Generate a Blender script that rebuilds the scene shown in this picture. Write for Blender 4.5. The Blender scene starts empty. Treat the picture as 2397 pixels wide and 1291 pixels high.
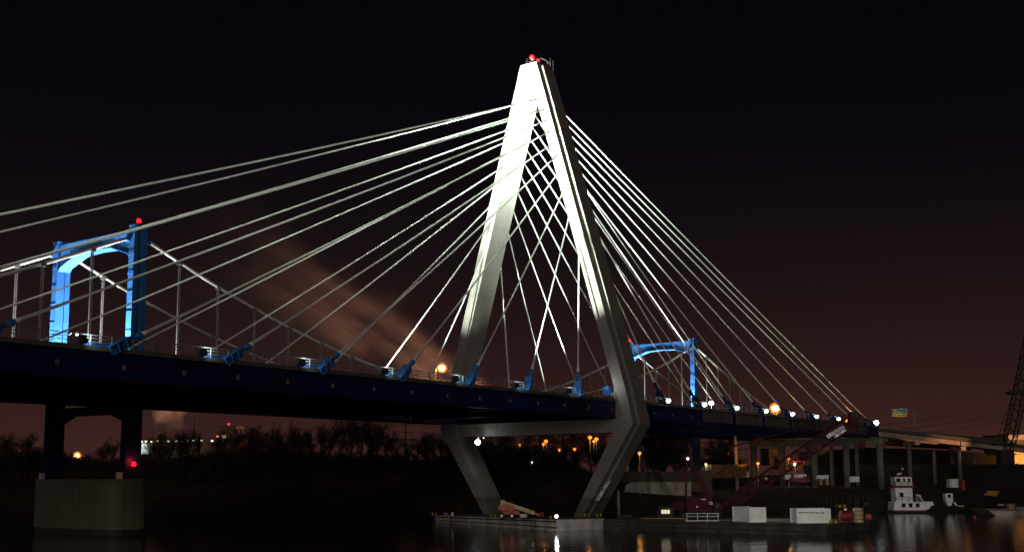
import bpy, bmesh, math, random
from mathutils import Vector, Matrix
random.seed(7)
sc = bpy.context.scene
COL = sc.collection
R = math.radians

# ------------------------------------------------------------------ camera
F, PITCH, ROLL, YAW = 2580.9, 0.12001, -0.0047, 0.93761
CAM = Vector((-172.187, -119.768, 8.55))
PW, PH, V0 = 2397.0, 1291.0, 153.5          # photo size, principal point offset (the photo is cropped)
fw = Vector((math.sin(YAW)*math.cos(PITCH), math.cos(YAW)*math.cos(PITCH), math.sin(PITCH)))
r0 = Vector((math.cos(YAW), -math.sin(YAW), 0)); u0 = r0.cross(fw)
rt = r0*math.cos(ROLL) + u0*math.sin(ROLL); up = u0*math.cos(ROLL) - r0*math.sin(ROLL)
cd = bpy.data.cameras.new('camera'); cam = bpy.data.objects.new('camera', cd); COL.objects.link(cam)
cam.matrix_world = Matrix(((rt.x, up.x, -fw.x, CAM.x), (rt.y, up.y, -fw.y, CAM.y), (rt.z, up.z, -fw.z, CAM.z), (0, 0, 0, 1)))
cd.sensor_fit = 'HORIZONTAL'; cd.sensor_width = 36.0; cd.lens = 36.0*F/PW; cd.shift_y = V0/PW
cd.clip_start = 0.5; cd.clip_end = 20000
sc.camera = cam
H2 = Vector((math.sin(YAW), math.cos(YAW), 0)); S2 = Vector((math.cos(YAW), -math.sin(YAW), 0))   # ahead / to the right on the ground

def ray(x, y):
    return fw + rt*((x-PW/2)/F) - up*((y-PH/2-V0)/F)
def on(x, y, axis, val):                      # point of a sight line on a real plane of the place
    d = ray(x, y); return CAM + d*((val-CAM[axis])/d[axis])
def PU(x, y, u):                              # point of a sight line at ground distance u ahead
    d = ray(x, y); return CAM + d*(u/d.dot(H2))
def UV(u, v, z):
    p = CAM + H2*u + S2*v; return Vector((p.x, p.y, z))

# ------------------------------------------------------------------ sky and exposure
sc.view_settings.view_transform = 'Standard'; sc.view_settings.look = 'None'
sc.view_settings.exposure = 0; sc.view_settings.gamma = 1
w = bpy.data.worlds.new('World'); sc.world = w; w.use_nodes = True
nt = w.node_tree; bg = nt.nodes['Background']
tc = nt.nodes.new('ShaderNodeTexCoord'); sp = nt.nodes.new('ShaderNodeSeparateXYZ')
nt.links.new(tc.outputs['Generated'], sp.inputs[0])
nz = nt.nodes.new('ShaderNodeTexNoise'); nz.inputs['Scale'].default_value = 2.2; nz.inputs['Detail'].default_value = 3
nt.links.new(tc.outputs['Generated'], nz.inputs['Vector'])
ma = nt.nodes.new('ShaderNodeMath'); ma.operation = 'MULTIPLY_ADD'
ma.inputs[1].default_value = 0.05; nt.links.new(nz.outputs['Fac'], ma.inputs[0]); nt.links.new(sp.outputs['Z'], ma.inputs[2])
cr = nt.nodes.new('ShaderNodeValToRGB'); nt.links.new(ma.outputs[0], cr.inputs[0])
el = cr.color_ramp.elements
stops = [(0.0, (.048, .0175, .0145)), (.05, (.042, .0158, .0135)), (.10, (.026, .0105, .0098)), (.16, (.0155, .0070, .0074)),
         (.22, (.0085, .0046, .0058)), (.29, (.0040, .0028, .0042)), (.37, (.0018, .0016, .0030)), (1.0, (.0008, .0008, .0016))]
el[0].position = stops[0][0]; el[0].color = (*stops[0][1], 1)
el[1].position = stops[-1][0]; el[1].color = (*stops[-1][1], 1)
for p_, c_ in stops[1:-1]:
    e = el.new(p_); e.color = (*c_, 1)
nt.links.new(cr.outputs[0], bg.inputs[0]); bg.inputs[1].default_value = 1.0
# the town's light from the near bank behind the viewer
sd = bpy.data.lights.new('town_glow', 'SUN'); sd.energy = 0.40; sd.angle = R(22); sd.color = (1, .86, .75)
so = bpy.data.objects.new('town_glow', sd); COL.objects.link(so)
so.rotation_euler = (Vector((.88, .50, -.12))).to_track_quat('-Z', 'Y').to_euler()
cy = sc.cycles
cy.use_denoising = True; cy.max_bounces = 5; cy.diffuse_bounces = 2; cy.glossy_bounces = 3; cy.transmission_bounces = 2
cy.volume_bounces = 0; cy.sample_clamp_indirect = 3.0; cy.caustics_reflective = False; cy.caustics_refractive = False
try: cy.use_light_tree = True
except Exception: pass

# ------------------------------------------------------------------ mesh builder
class MB:
    def __init__(s): s.v = []; s.f = []
    def add(s, vs, fs):
        o = len(s.v); s.v += [tuple(v) for v in vs]; s.f += [tuple(i+o for i in f) for f in fs]
    def hexa(s, b, t):                        # two quads -> closed block
        s.add(list(b)+list(t), [(3, 2, 1, 0), (4, 5, 6, 7), (0, 1, 5, 4), (1, 2, 6, 5), (2, 3, 7, 6), (3, 0, 4, 7)])
    def box(s, c, sz, ax=None):               # ax: three axes
        c = Vector(c); X, Y, Z = ax or (Vector((1, 0, 0)), Vector((0, 1, 0)), Vector((0, 0, 1)))
        X = X*sz[0]/2; Y = Y*sz[1]/2; Z = Z*sz[2]/2
        s.hexa([c-X-Y-Z, c+X-Y-Z, c+X+Y-Z, c-X+Y-Z], [c-X-Y+Z, c+X-Y+Z, c+X+Y+Z, c-X+Y+Z])
    def bar(s, a, b, wd, ht=None, upv=(0, 0, 1)):
        a = Vector(a); b = Vector(b); ht = ht or wd; d = (b-a); L = d.length
        if L < 1e-6: return
        Z = d/L; X = Z.cross(Vector(upv))
        if X.length < 1e-4: X = Z.cross(Vector((1, 0, 0)))
        X.normalize(); Y = X.cross(Z)
        s.box((a+b)/2, (wd, ht, L), (X, Y, Z))
    def tube(s, pts, rad, n=8, cap=True):
        pts = [Vector(p) for p in pts]; m = len(pts)
        rs = rad if isinstance(rad, (list, tuple)) else [rad]*m
        ref = Vector((0, 0, 1)); o = len(s.v)
        d0 = (pts[-1]-pts[0]).normalized()
        if abs(d0.z) > .95: ref = Vector((1, 0, 0))
        for i, p in enumerate(pts):
            d = (pts[min(i+1, m-1)]-pts[max(i-1, 0)])
            d = d.normalized() if d.length > 1e-9 else d0
            X = d.cross(ref)
            if X.length < 1e-4: X = d.cross(Vector((0, 1, 0)))
            X.normalize(); Y = X.cross(d)
            for k in range(n):
                a = 2*math.pi*k/n; s.v.append(tuple(p+(X*math.cos(a)+Y*math.sin(a))*rs[i]))
        for i in range(m-1):
            for k in range(n):
                k2 = (k+1) % n; s.f.append((o+i*n+k, o+i*n+k2, o+(i+1)*n+k2, o+(i+1)*n+k))
        if cap:
            s.f.append(tuple(o+k for k in reversed(range(n)))); s.f.append(tuple(o+(m-1)*n+k for k in range(n)))
    def prism(s, poly, vec):                  # polygon extruded by a vector
        poly = [Vector(p) for p in poly]; vec = Vector(vec); n = len(poly)
        s.add(poly+[p+vec for p in poly], [tuple(reversed(range(n))), tuple(range(n, 2*n))] +
              [(i, (i+1) % n, (i+1) % n+n, i+n) for i in range(n)])
    def ball(s, c, r, n=12, m=8, sz=1.0):
        c = Vector(c); pts = [c+Vector((0, 0, -r*sz*math.cos(math.pi*i/m))) for i in range(m+1)]
        s.tube(pts, [max(.001, r*math.sin(math.pi*i/m)) for i in range(m+1)], n, False)
    def build(s, name, mat, parent=None, smooth=False):
        me = bpy.data.meshes.new(name); me.from_pydata(s.v, [], s.f); me.update()
        bm = bmesh.new(); bm.from_mesh(me); bmesh.ops.recalc_face_normals(bm, faces=bm.faces[:]); bm.to_mesh(me); bm.free()
        me.materials.append(mat)
        if smooth:
            for p in me.polygons: p.use_smooth = len(p.vertices) == 4
        o = bpy.data.objects.new(name, me); COL.objects.link(o)
        if parent is not None: adopt(o, parent)
        return o

def wloc(o):
    l = Vector(o.location)
    if o.parent is not None: l = wloc(o.parent)+o.matrix_parent_inverse.to_translation()+l if False else l
    return l
def adopt(o, parent):
    o.parent = parent
    o.matrix_parent_inverse = Matrix.Translation(-Vector(parent.get('_at', (0, 0, 0))))
def tag(o, label=None, cat=None, group=None, kind=None):
    if label: o['label'] = label
    if cat: o['category'] = cat
    if group: o['group'] = group
    if kind: o['kind'] = kind
    return o
def thing(name, label, cat, loc=(0, 0, 0), group=None):
    o = bpy.data.objects.new(name, None); COL.objects.link(o); o.location = loc; o.empty_display_size = .3
    o['_at'] = tuple(loc)
    return tag(o, label, cat, group)
def structure(mb, name, mat, smooth=False):
    o = mb.build(name, mat, None, smooth); o['kind'] = 'structure'; return o
def copy_tree(o, parent=None):
    c = o.copy(); COL.objects.link(c)
    if parent is not None: c.parent = parent
    for ch in list(o.children): copy_tree(ch, c)
    return c

# ------------------------------------------------------------------ materials
MATS = {}
def mat(name, col, rough=.7, metal=0., var=.25, scale=.5, bump=0., bscale=None, stretch=(1, 1, 1), col2=None):
    m = bpy.data.materials.new(name); m.use_nodes = True; n = m.node_tree; b = n.nodes['Principled BSDF']
    b.inputs['Roughness'].default_value = rough; b.inputs['Metallic'].default_value = metal
    t = n.nodes.new('ShaderNodeTexCoord'); mp = n.nodes.new('ShaderNodeMapping'); mp.inputs['Scale'].default_value = stretch
    n.links.new(t.outputs['Object'], mp.inputs[0])
    no = n.nodes.new('ShaderNodeTexNoise'); no.inputs['Scale'].default_value = scale; no.inputs['Detail'].default_value = 6
    n.links.new(mp.outputs[0], no.inputs['Vector'])
    rp = n.nodes.new('ShaderNodeValToRGB')
    a = [max(0, c*(1-var)) for c in col]; c2 = col2 or [min(1, c*(1+var)) for c in col]
    rp.color_ramp.elements[0].position = .32; rp.color_ramp.elements[1].position = .68
    rp.color_ramp.elements[0].color = (*a, 1); rp.color_ramp.elements[1].color = (*c2, 1)
    n.links.new(no.outputs['Fac'], rp.inputs[0]); n.links.new(rp.outputs[0], b.inputs['Base Color'])
    if bump:
        n2 = n.nodes.new('ShaderNodeTexNoise'); n2.inputs['Scale'].default_value = bscale or scale*6; n2.inputs['Detail'].default_value = 4
        n.links.new(mp.outputs[0], n2.inputs['Vector'])
        bp = n.nodes.new('ShaderNodeBump'); bp.inputs['Strength'].default_value = bump; bp.inputs['Distance'].default_value = .1
        n.links.new(n2.outputs['Fac'], bp.inputs['Height']); n.links.new(bp.outputs[0], b.inputs['Normal'])
    MATS[name] = m; return m
def emit(name, col, s):
    m = bpy.data.materials.new(name); m.use_nodes = True; n = m.node_tree
    b = n.nodes['Principled BSDF']; b.inputs['Base Color'].default_value = (*[c*.05 for c in col], 1)
    b.inputs['Emission Color'].default_value = (*col, 1); b.inputs['Emission Strength'].default_value = s
    MATS[name] = m; return m
def concrete(name, col, joint=3.0, axis='Z', streak=.74):
    m = mat(name, col, .85, 0, .13, .22, .12, 3.0); n = m.node_tree; b = n.nodes['Principled BSDF']
    t = n.nodes.new('ShaderNodeTexCoord'); wv = n.nodes.new('ShaderNodeTexWave'); wv.bands_direction = axis
    wv.inputs['Scale'].default_value = .314/joint*1.0; wv.inputs['Distortion'].default_value = .0
    wv.wave_profile = 'SAW'
    n.links.new(t.outputs['Object'], wv.inputs['Vector'])
    r = n.nodes.new('ShaderNodeValToRGB'); r.color_ramp.elements[0].position = 0; r.color_ramp.elements[0].color = (.72, .72, .72, 1)
    r.color_ramp.elements[1].position = .03; r.color_ramp.elements[1].color = (1, 1, 1, 1)
    e = r.color_ramp.elements.new(1.0); e.color = (.93, .93, .93, 1)
    n.links.new(wv.outputs['Fac'], r.inputs[0])
    # rain streaks
    mp = n.nodes.new('ShaderNodeMapping'); mp.inputs['Scale'].default_value = (1.2, 1.2, .06); n.links.new(t.outputs['Object'], mp.inputs[0])
    no = n.nodes.new('ShaderNodeTexNoise'); no.inputs['Scale'].default_value = 1; no.inputs['Detail'].default_value = 5; n.links.new(mp.outputs[0], no.inputs['Vector'])
    r2 = n.nodes.new('ShaderNodeValToRGB'); r2.color_ramp.elements[0].position = .35; r2.color_ramp.elements[0].color = (streak, streak*.98, streak*.95, 1)
    r2.color_ramp.elements[1].position = .6; r2.color_ramp.elements[1].color = (1, 1, 1, 1); n.links.new(no.outputs['Fac'], r2.inputs[0])
    src = b.inputs['Base Color'].links[0].from_socket
    for rr in (r, r2):
        mx = n.nodes.new('ShaderNodeMix'); mx.data_type = 'RGBA'; mx.blend_type = 'MULTIPLY'; mx.inputs['Factor'].default_value = 1
        n.links.new(src, mx.inputs['A']); n.links.new(rr.outputs[0], mx.inputs['B']); src = mx.outputs['Result']
    n.links.new(src, b.inputs['Base Color']); return m

M_pyl = concrete('pylon_concrete', (.25, .235, .21), 4.4, 'Z', .90)
def stain(m, z0, k):
    n = m.node_tree; b = n.nodes['Principled BSDF']; t = n.nodes.new('ShaderNodeTexCoord'); s = n.nodes.new('ShaderNodeSeparateXYZ'); n.links.new(t.outputs['Object'], s.inputs[0])
    no = n.nodes.new('ShaderNodeTexNoise'); no.inputs['Scale'].default_value = .5; n.links.new(t.outputs['Object'], no.inputs['Vector'])
    a = n.nodes.new('ShaderNodeMath'); a.operation = 'MULTIPLY_ADD'; a.inputs[1].default_value = .8; n.links.new(no.outputs['Fac'], a.inputs[0]); n.links.new(s.outputs['Z'], a.inputs[2])
    g = n.nodes.new('ShaderNodeMapRange'); g.inputs['From Min'].default_value = z0; g.inputs['From Max'].default_value = z0+.3; g.inputs['To Min'].default_value = k; n.links.new(a.outputs[0], g.inputs['Value'])
    mx = n.nodes.new('ShaderNodeMix'); mx.data_type = 'RGBA'; mx.blend_type = 'MULTIPLY'; mx.inputs['Factor'].default_value = 1
    n.links.new(b.inputs['Base Color'].links[0].from_socket, mx.inputs['A']); n.links.new(g.outputs[0], mx.inputs['B']); n.links.new(mx.outputs['Result'], b.inputs['Base Color'])
stain(M_pyl, 4.6, .55)
M_conc = concrete('pier_concrete', (.23, .195, .145), 1.6)
M_cap = concrete('cap_concrete', (.17, .155, .125), 5)
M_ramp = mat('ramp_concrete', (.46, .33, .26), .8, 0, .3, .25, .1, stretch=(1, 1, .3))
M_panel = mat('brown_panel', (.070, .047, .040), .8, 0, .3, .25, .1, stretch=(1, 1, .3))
M_parapet = mat('parapet_concrete', (.10, .085, .07), .85, 0, .3, .6)
M_navy = mat('navy_girder_paint', (.0012, .008, .066), .5, .0, .35, .12)
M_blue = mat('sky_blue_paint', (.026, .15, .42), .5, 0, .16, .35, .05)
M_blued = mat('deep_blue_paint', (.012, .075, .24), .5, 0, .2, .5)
M_housing = mat('shaded_blue_paint', (.006, .025, .09), .6, 0, .2, .5)  # blue paint darkened to hold the shade of parts without floodlight
M_dark = mat('dark_steel', (.018, .018, .02), .6, .3, .3, .8)
M_steel = mat('galvanised_steel', (.30, .30, .29), .5, .4, .2, 1.5)
M_white = mat('white_paint', (.84, .84, .83), .5, 0, .12, .7)
M_trunk = mat('bark', (.022, .016, .012), .95, 0, .3, 1)
M_twig = mat('bare_twigs', (.018, .011, .008), .95, 0, .3, .4)
M_ground = mat('bank_earth', (.030, .019, .012), .95, 0, .6, .12, .5, 1.2)
M_red = mat('crane_red_paint', (.055, .0015, .005), .9, 0, .25, .6)
M_black = mat('black_rubber', (.006, .006, .006), .85, 0, .3, 2)
M_yellow = mat('yellow_paint', (.55, .33, .03), .6, 0, .3, 1)
M_orange = mat('orange_paint', (.42, .065, .02), .5, 0, .25, 1)
M_cream = mat('cream_paint', (.55, .42, .25), .55, 0, .2, 1)
M_barge = mat('worn_barge_paint', (.46, .41, .39), .75, 0, .5, .35, .25, 3, (1, 1, .5))
M_rust = mat('rusty_barge_steel', (.050, .036, .028), .8, .1, .55, .45, .3, 4)
M_green = mat('sign_green', (.004, .12, .06), .5, 0, .1, 2)
M_gold = mat('sign_yellow', (.75, .33, .01), .5, 0, .1, 2)
M_glass = mat('dark_window_glass', (.012, .013, .016), .12, 0, .2, 1)
M_asph = mat('asphalt', (.05, .05, .05), .9, 0, .3, 2)
M_tan = mat('tan_paint', (.36, .27, .17), .7, 0, .25, .8)
M_maroon = mat('maroon_paint', (.16, .010, .014), .5, 0, .25, 1)
M_wallw = mat('weathered_pale_wall', (.30, .27, .24), .9, 0, .35, .35, .2, 2, (1, 1, .4))
M_walld = mat('stained_dark_wall', (.065, .048, .035), .9, 0, .45, .3, .2, 2, (1, 1, .3))
M_wood = mat('timber_boards', (.13, .075, .035), .85, 0, .4, .8, .2, 3)
M_brick = mat('factory_wall', (.20, .12, .07), .9, 0, .3, .4)
def cable_mat():
    m = mat('cable_sheath', (.80, .80, .76), .45, 0, .08, .5); n = m.node_tree; b = n.nodes['Principled BSDF']
    t = n.nodes.new('ShaderNodeTexCoord'); wv = n.nodes.new('ShaderNodeTexWave'); wv.bands_direction = 'X'
    wv.inputs['Scale'].default_value = .55; n.links.new(t.outputs['Object'], wv.inputs['Vector'])
    bp = n.nodes.new('ShaderNodeBump'); bp.inputs['Strength'].default_value = .035; bp.inputs['Distance'].default_value = .05
    n.links.new(wv.outputs['Fac'], bp.inputs['Height']); n.links.new(bp.outputs[0], b.inputs['Normal']); return m
M_cable = cable_mat()
E_white = emit('flood_lens', (.80, .95, 1.0), 14)
E_flood = emit('bright_flood_lens', (.80, .96, 1.0), 30)
E_sod = emit('sodium_lens', (1.0, .25, .03), 1.9)
E_sodb = emit('bright_sodium_globe', (1.0, .50, .16), 9)
E_ring = emit('orange_glow_ring', (1.0, .26, .035), 1.1)
E_red = emit('red_beacon', (1.0, .004, .006), 8)
E_win = emit('lit_window', (1.0, .78, .45), 1.3)
E_winw = emit('lit_cool_window', (.95, .95, .80), 2.2)
E_cabw = emit('lit_cab_window', (1.0, .80, .55), .9)
E_strip = emit('red_tail_lights', (1.0, .10, .07), 1.6)

def lamp(kind, name, loc, energy, col=(1, 1, 1), target=None, size=60, blend=.5, rad=.3, parent=None):
    d = bpy.data.lights.new(name, kind); d.energy = energy; d.color = col; d.shadow_soft_size = rad
    if kind == 'SPOT': d.spot_size = R(size); d.spot_blend = blend
    o = bpy.data.objects.new(name, d); COL.objects.link(o); o.location = loc
    if target is not None:
        o.rotation_euler = (Vector(target)-Vector(loc)).to_track_quat('-Z', 'Y').to_euler()
    if parent is not None: adopt(o, parent)
    return o
def constant_falloff(o):
    d = o.data; d.use_nodes = True; n = d.node_tree; e = n.nodes['Emission']
    f = n.nodes.new('ShaderNodeLightFalloff'); f.inputs['Strength'].default_value = 1.0
    n.links.new(f.outputs['Constant'], e.inputs['Strength'])
MINT = (.86, 1.0, .86)

# ------------------------------------------------------------------ cable-stayed bridge
GW, ZG0, ZG1, ZD = 18.2, 18.55, 21.35, 21.75
XL, XR = -192.0, 141.0
bridge = thing('cable_stayed_bridge', 'floodlit white cable-stayed bridge with one tall concrete pylon and fans of pale stay cables', 'bridge', (0, 0, 0))
def yo(z): return 1.85+.291*(88.3-z)
def leg(sg):
    yc = .3
    inn = [(7.0, -3), (17.9, 15.9), (yo(24)-2.25, 24.0), (yo(82.2)-2.25, 82.2)]
    out = [(1.9, 88.3), (yo(24), 24.0), (22.1, 17.4), (8.6, -3)]
    m = MB()
    fp = [Vector((-2.8, yc+sg*y, z)) for y, z in inn+[(.02, 84.5), (.02, 88.3)]+out]
    m.prism(fp, (1.6, 0, 0))
    rp = [Vector((-1.2, yc+sg*y, z)) for y, z in inn+[(.02, 84.5), (.02, 87.9)]+[(2.35, 87.9), (yo(24)+.55, 24.0), (22.6, 17.4), (9.2, -3)]]
    m.prism(rp, (3.7, 0, 0))
    o = m.build('pylon_leg', M_pyl, bridge); return o
L_near = leg(-1); L_far = leg(1)
# the pointed soffit that closes the legs below the top
m = MB()
arc = [(-3.9, 79.2), (-2.2, 82.2), (0.3, 83.3), (2.8, 82.2), (4.5, 79.2), (3.6, 84.6), (-3.0, 84.6)]
m.prism([Vector((-1.9, y, z)) for y, z in [(-2.7, 80.6), (-1.3, 82.6), (.3, 83.2), (1.9, 82.6), (3.3, 80.6), (2.2, 85), (-1.6, 85)]], (3.2, 0, 0))
m.build('arched_soffit', M_pyl, bridge)
m = MB(); m.hexa([(-2.45, -17.6, 15.98), (2.2, -17.6, 15.98), (2.2, 18.2, 15.98), (-2.45, 18.2, 15.98)],
                 [(-2.45, -17.9, 18.42), (2.2, -17.9, 18.42), (2.2, 18.5, 18.42), (-2.45, 18.5, 18.42)])
m.build('crossbeam', M_pyl, bridge)
# platform and rail on the pylon top
m = MB()
for x in (-1.0, 2.0):
    m.bar((x, -1.5, 89.5), (x, 2.2, 89.5), .07); m.bar((x, -1.5, 88.9), (x, 2.2, 88.9), .06)
for y in (-1.5, .3, 2.2):
    for x in (-1.0, 2.0): m.bar((x, y, 87.8), (x, y, 89.5), .07)
for y in (-1.5, 2.2): m.bar((-1, y, 89.5), (2, y, 89.5), .07)
m.build('top_railing', M_dark, bridge)
for x, y, z in ((1.6, -1.9, 90.3), (2.3, -2.1, 89.9), (-2.2, 1.0, 89.6)):
    m = MB(); m.bar((x, y, 87.6), (x, y, z), .09); m.bar((x-.25, y, z-.2), (x+.25, y, z-.2), .07); m.build('antenna', M_dark, bridge)
# deck
for sg in (-1, 1):
    m = MB()
    y = sg*GW
    m.box(((XL+XR)/2, y, (ZG0+ZG1)/2), (XR-XL, .10, ZG1-ZG0))
    m.box(((XL+XR)/2, y-sg*.1, ZG0-.04), (XR-XL, .8, .08)); m.box(((XL+XR)/2, y-sg*.18, ZG1+.02), (XR-XL, .55, .06))
    for i in range(int((XR-XL)/7.62)):
        m.box((XL+3.2+i*7.62, y+sg*.09, (ZG0+ZG1)/2), (.05, .08, ZG1-ZG0-.1))
    m.build('edge_girder', M_navy, bridge)
    m = MB(); m.box(((XL+XR)/2, y+sg*.02, ZG1+.31), (XR-XL, .42, .5)); m.box(((XL+XR)/2, y+sg*.10, ZG1+.09), (XR-XL, .5, .05))
    m.build('parapet', M_parapet, bridge)
    m = MB()
    for z in (22.35, 22.70, 23.02): m.box(((XL+XR)/2, y+sg*.05, z), (XR-XL, .07, .075 if z < 23 else .10))
    n = int((XR-XL)/2.54)
    for i in range(n):
        x = XL+1+i*2.54
        if abs(x) < 3.2: continue
        m.box((x, y+sg*.13, 22.25), (.12, .09, 1.62))
    m.build('railing', M_steel if sg < 0 else M_dark, bridge)
m = MB(); m.box(((XL+XR)/2, 0, 21.25), (XR-XL-.02, 2*GW-.9, .3)); m.build('road_deck', M_asph, bridge)
m = MB()
for y in (-.3, .3): m.box(((XL+XR)/2, y*3, 21.85), (XR-XL, .3, .9))
m.build('median_barrier', M_parapet, bridge)
for i in range(22):
    m = MB(); m.box((XL+8+i*15.24, 0, 19.9), (.35, 2*GW-1.0, 2.3)); m.build('floor_beam', M_navy, bridge)
for k in range(-6, 21):
    x = (k-14.53)*7.62
    if abs(x) < 4: continue
    m = MB(); m.box((x, -GW-.13, ZG1-1.42), (.36, .16, .52)); m.build('drain_box', M_cap, bridge)
# pale panels between the anchor bays on the landward side
XA = {}
for n in range(1, 11):
    XA[n] = 15.4*n if n <= 8 else (130.3 if n == 9 else 137.3)
    XA[-n] = [0, -15.0, -30.0, -45.0, -60.0, -75.0, -90.0, -105.0, -119.5, -133.5, -148.5][n]
XF = dict(XA)                                  # the far plane is spaced a little closer over the river
XF.update({-1: -14.9, -2: -29.8, -3: -44.7, -4: -59.5, -5: -73.5, -6: -87.5, -7: -101.5, -8: -116, -9: -130.5, -10: -143.5})
ed = [26]+[XA[k] for k in range(2, 9)]+[133.8]
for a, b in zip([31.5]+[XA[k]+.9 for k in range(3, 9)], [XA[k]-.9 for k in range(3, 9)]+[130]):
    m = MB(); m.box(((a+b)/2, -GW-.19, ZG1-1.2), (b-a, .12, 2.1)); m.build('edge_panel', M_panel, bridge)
m = MB(); m.box((-3.1, -17.35, 21.95), (5.4, 1.3, .8)); m.box((-1.6, -17.4, 22.7), (2.2, 1.0, .9)); m.build('bearing_block', M_cap, bridge)
# stays
ZT = [54.4, 59.4, 63.2, 66.6, 69.4, 71.9, 74.3, 76.6, 78.8, 81.1]
def frame(a, b):
    X = (b-a).normalized(); Y = Vector((0, 0, 1)).cross(X); Y.normalize(); Z = X.cross(Y)
    return Matrix(((X.x, Y.x, Z.x, a.x), (X.y, Y.y, Z.y, a.y), (X.z, Y.z, Z.z, a.z), (0, 0, 0, 1)))
def placed(mb, name, ma, M, parent, smooth=True):
    o = mb.build(name, ma, None, smooth); o.parent = parent; o.matrix_basis = M; return o
for sg in (-1, 1):
    for n in list(range(-10, 0))+list(range(1, 11)):
        z = ZT[abs(n)-1]; side = 1 if n > 0 else -1
        top = Vector((side*1.2 if n < 0 else 1.6, .3+sg*(yo(z)-1.15), z))
        if n < 0: top.x = -1.6
        bot = Vector(((XA if sg < 0 else XF)[n], sg*(GW+.0), 21.5))
        M = frame(bot, top); L = (top-bot).length
        mb = MB(); sag = L*.0028
        pts = [(5.2+(L-5.2)*t, 0, -sag*4*t*(1-t)) for t in [i/14 for i in range(15)]]
        mb.tube([(5.0, 0, 0), (5.7, 0, 0)]+[p for p in pts if p[0] > 5.8], [.30, .21]+[.135]*len([p for p in pts if p[0] > 5.8]), 10)
        placed(mb, 'stay_cable', M_cable, M, bridge)
        # anchor housing: flared guide pipe, box and its base frame
        mb = MB()
        mb.tube([(1.4, 0, 0), (3.2, 0, 0), (4.1, 0, 0), (4.4, 0, 0), (4.8, 0, 0), (4.95, 0, 0)], [.2, .22, .27, .38, .36, .22], 10)
        mb.box((1.6, 0, 0), (3.0, .74, .74)); mb.box((1.55, 0, .46), (3.1, 1.1, .1)); mb.box((1.5, 0, -.46), (2.5, 1.1, .1))
        mb.box((2.95, 0, 0), (.3, .9, .9)); mb.box((1.0, .62, 0), (.12, .14, .9)); mb.box((2.2, .62, 0), (.12, .14, .9)); mb.box((1.0, -.62, 0), (.12, .14, .9)); mb.box((2.2, -.62, 0), (.12, .14, .9))
        h = placed(mb, 'anchor_housing', M_blue if n < 0 else M_housing, M, bridge, False)  # right-hand housings have their shade put into the blue
        if sg < 0:
            bx = XA[n]
            mb = MB(); mb.box((bx+side*1.6, -GW+.35, 22.15), (3.6, .3, .3)); mb.box((bx+side*1.4, -GW+.55, 21.9), (3.2, .8, .25))
            mb.build('anchor_base', M_blue if n < 0 else M_white, bridge)

# floodlights along the near deck edge
def floodlight(x, y, z, aim, label, group, k=1.0):
    t = thing('floodlight', label, 'floodlight', (x, y, z-.5), group)
    d = (Vector(aim)-Vector((x, y, z))).normalized(); c = Vector((x, y, z))
    mb = MB(); mb.tube([c-d*.45, c-d*.3, c+d*.12], [.2*k, .4*k, .5*k], 12); mb.build('lamp_housing', M_dark, t)
    mb = MB(); mb.tube([c+d*.125, c+d*.16], [.42*k, .42*k], 14); mb.build('lens', E_flood, t)
    mb = MB(); mb.bar(c-d*.2, (x, y, z-.75), .1); mb.box((x, y, z-.75), (.4, .3, .06)); mb.build('bracket', M_steel, t)
    lamp('POINT', 'lamp_spill', c+Vector((.9 if x < 0 else -.9, -.5, .5)), 42 if x < 0 else 45, (.7, 1, 1), rad=.25, parent=t)
    return t
ORD = ['', 'first', 'second', 'third', 'fourth', 'fifth', 'sixth', 'seventh', 'eighth', 'ninth', 'tenth']
def cable_spot(n, sg, src, e):
    z = ZT[abs(n)-1]; top = Vector((1.6 if n > 0 else -1.6, .3+sg*(yo(z)-1.15), z)); bot = Vector(((XA if sg < 0 else XF)[n], sg*GW, 21.5))
    tgt = bot+(top-bot)*.9
    o = lamp('SPOT', 'flood_beam', src, e, MINT, tgt, 20, 1.0, .25); constant_falloff(o)
    return o
CE = 80.0
for n in list(range(-10, 0))+list(range(1, 11)):
    for sg in (-1, 1):
        side = 1 if n > 0 else -1
        x = (XA if sg < 0 else XF)[n]+side*(1.4 if n > 0 else 3.0)
        vis = sg < 0 and (n > 0 and n != 9 or -8 < n < 0)
        src = Vector((x, sg*GW-.25*1, 22.45))
        if vis:
            near = n > 0
            lab = 'white floodlight on the deck edge, %s one to the %s of the pylon' % (ORD[abs(n)] if n != 10 else 'last', 'right' if near else 'left')
            aim = (x-side*12, -GW-1.5, 29) if near else (x-side*12, -GW, 28)
            floodlight(src.x, src.y, src.z, aim, lab, 'white floodlights along the near deck edge', 1.7 if n == 10 else 1.0)
        L = math.hypot(XA[n], ZT[abs(n)-1]-21)
        cable_spot(n, sg, src+Vector((side*2.2, -1.8, .8)), CE)
# pylon floods
def pyl_flood(x, y, tgt, e, size, col=MINT):
    return lamp('SPOT', 'pylon_flood_beam', (x, y, 22.9), e, col, tgt, size, .9, .4)
PE = 440000
for y, s in ((-15.5, -1), (16, 1)):
    pyl_flood(-36, y, (-2.8, .3+s*12.5, 46), PE*(1.15 if s < 0 else .62), 27 if s < 0 else 30)
    pyl_flood(-46, y*.95, (-2.8, .3+s*5, 72), PE*.02, 26)
pyl_flood(34, -15, (2, -9, 66), PE*.7, 50); pyl_flood(34, 15, (2, 9, 66), PE*.7, 50)

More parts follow.
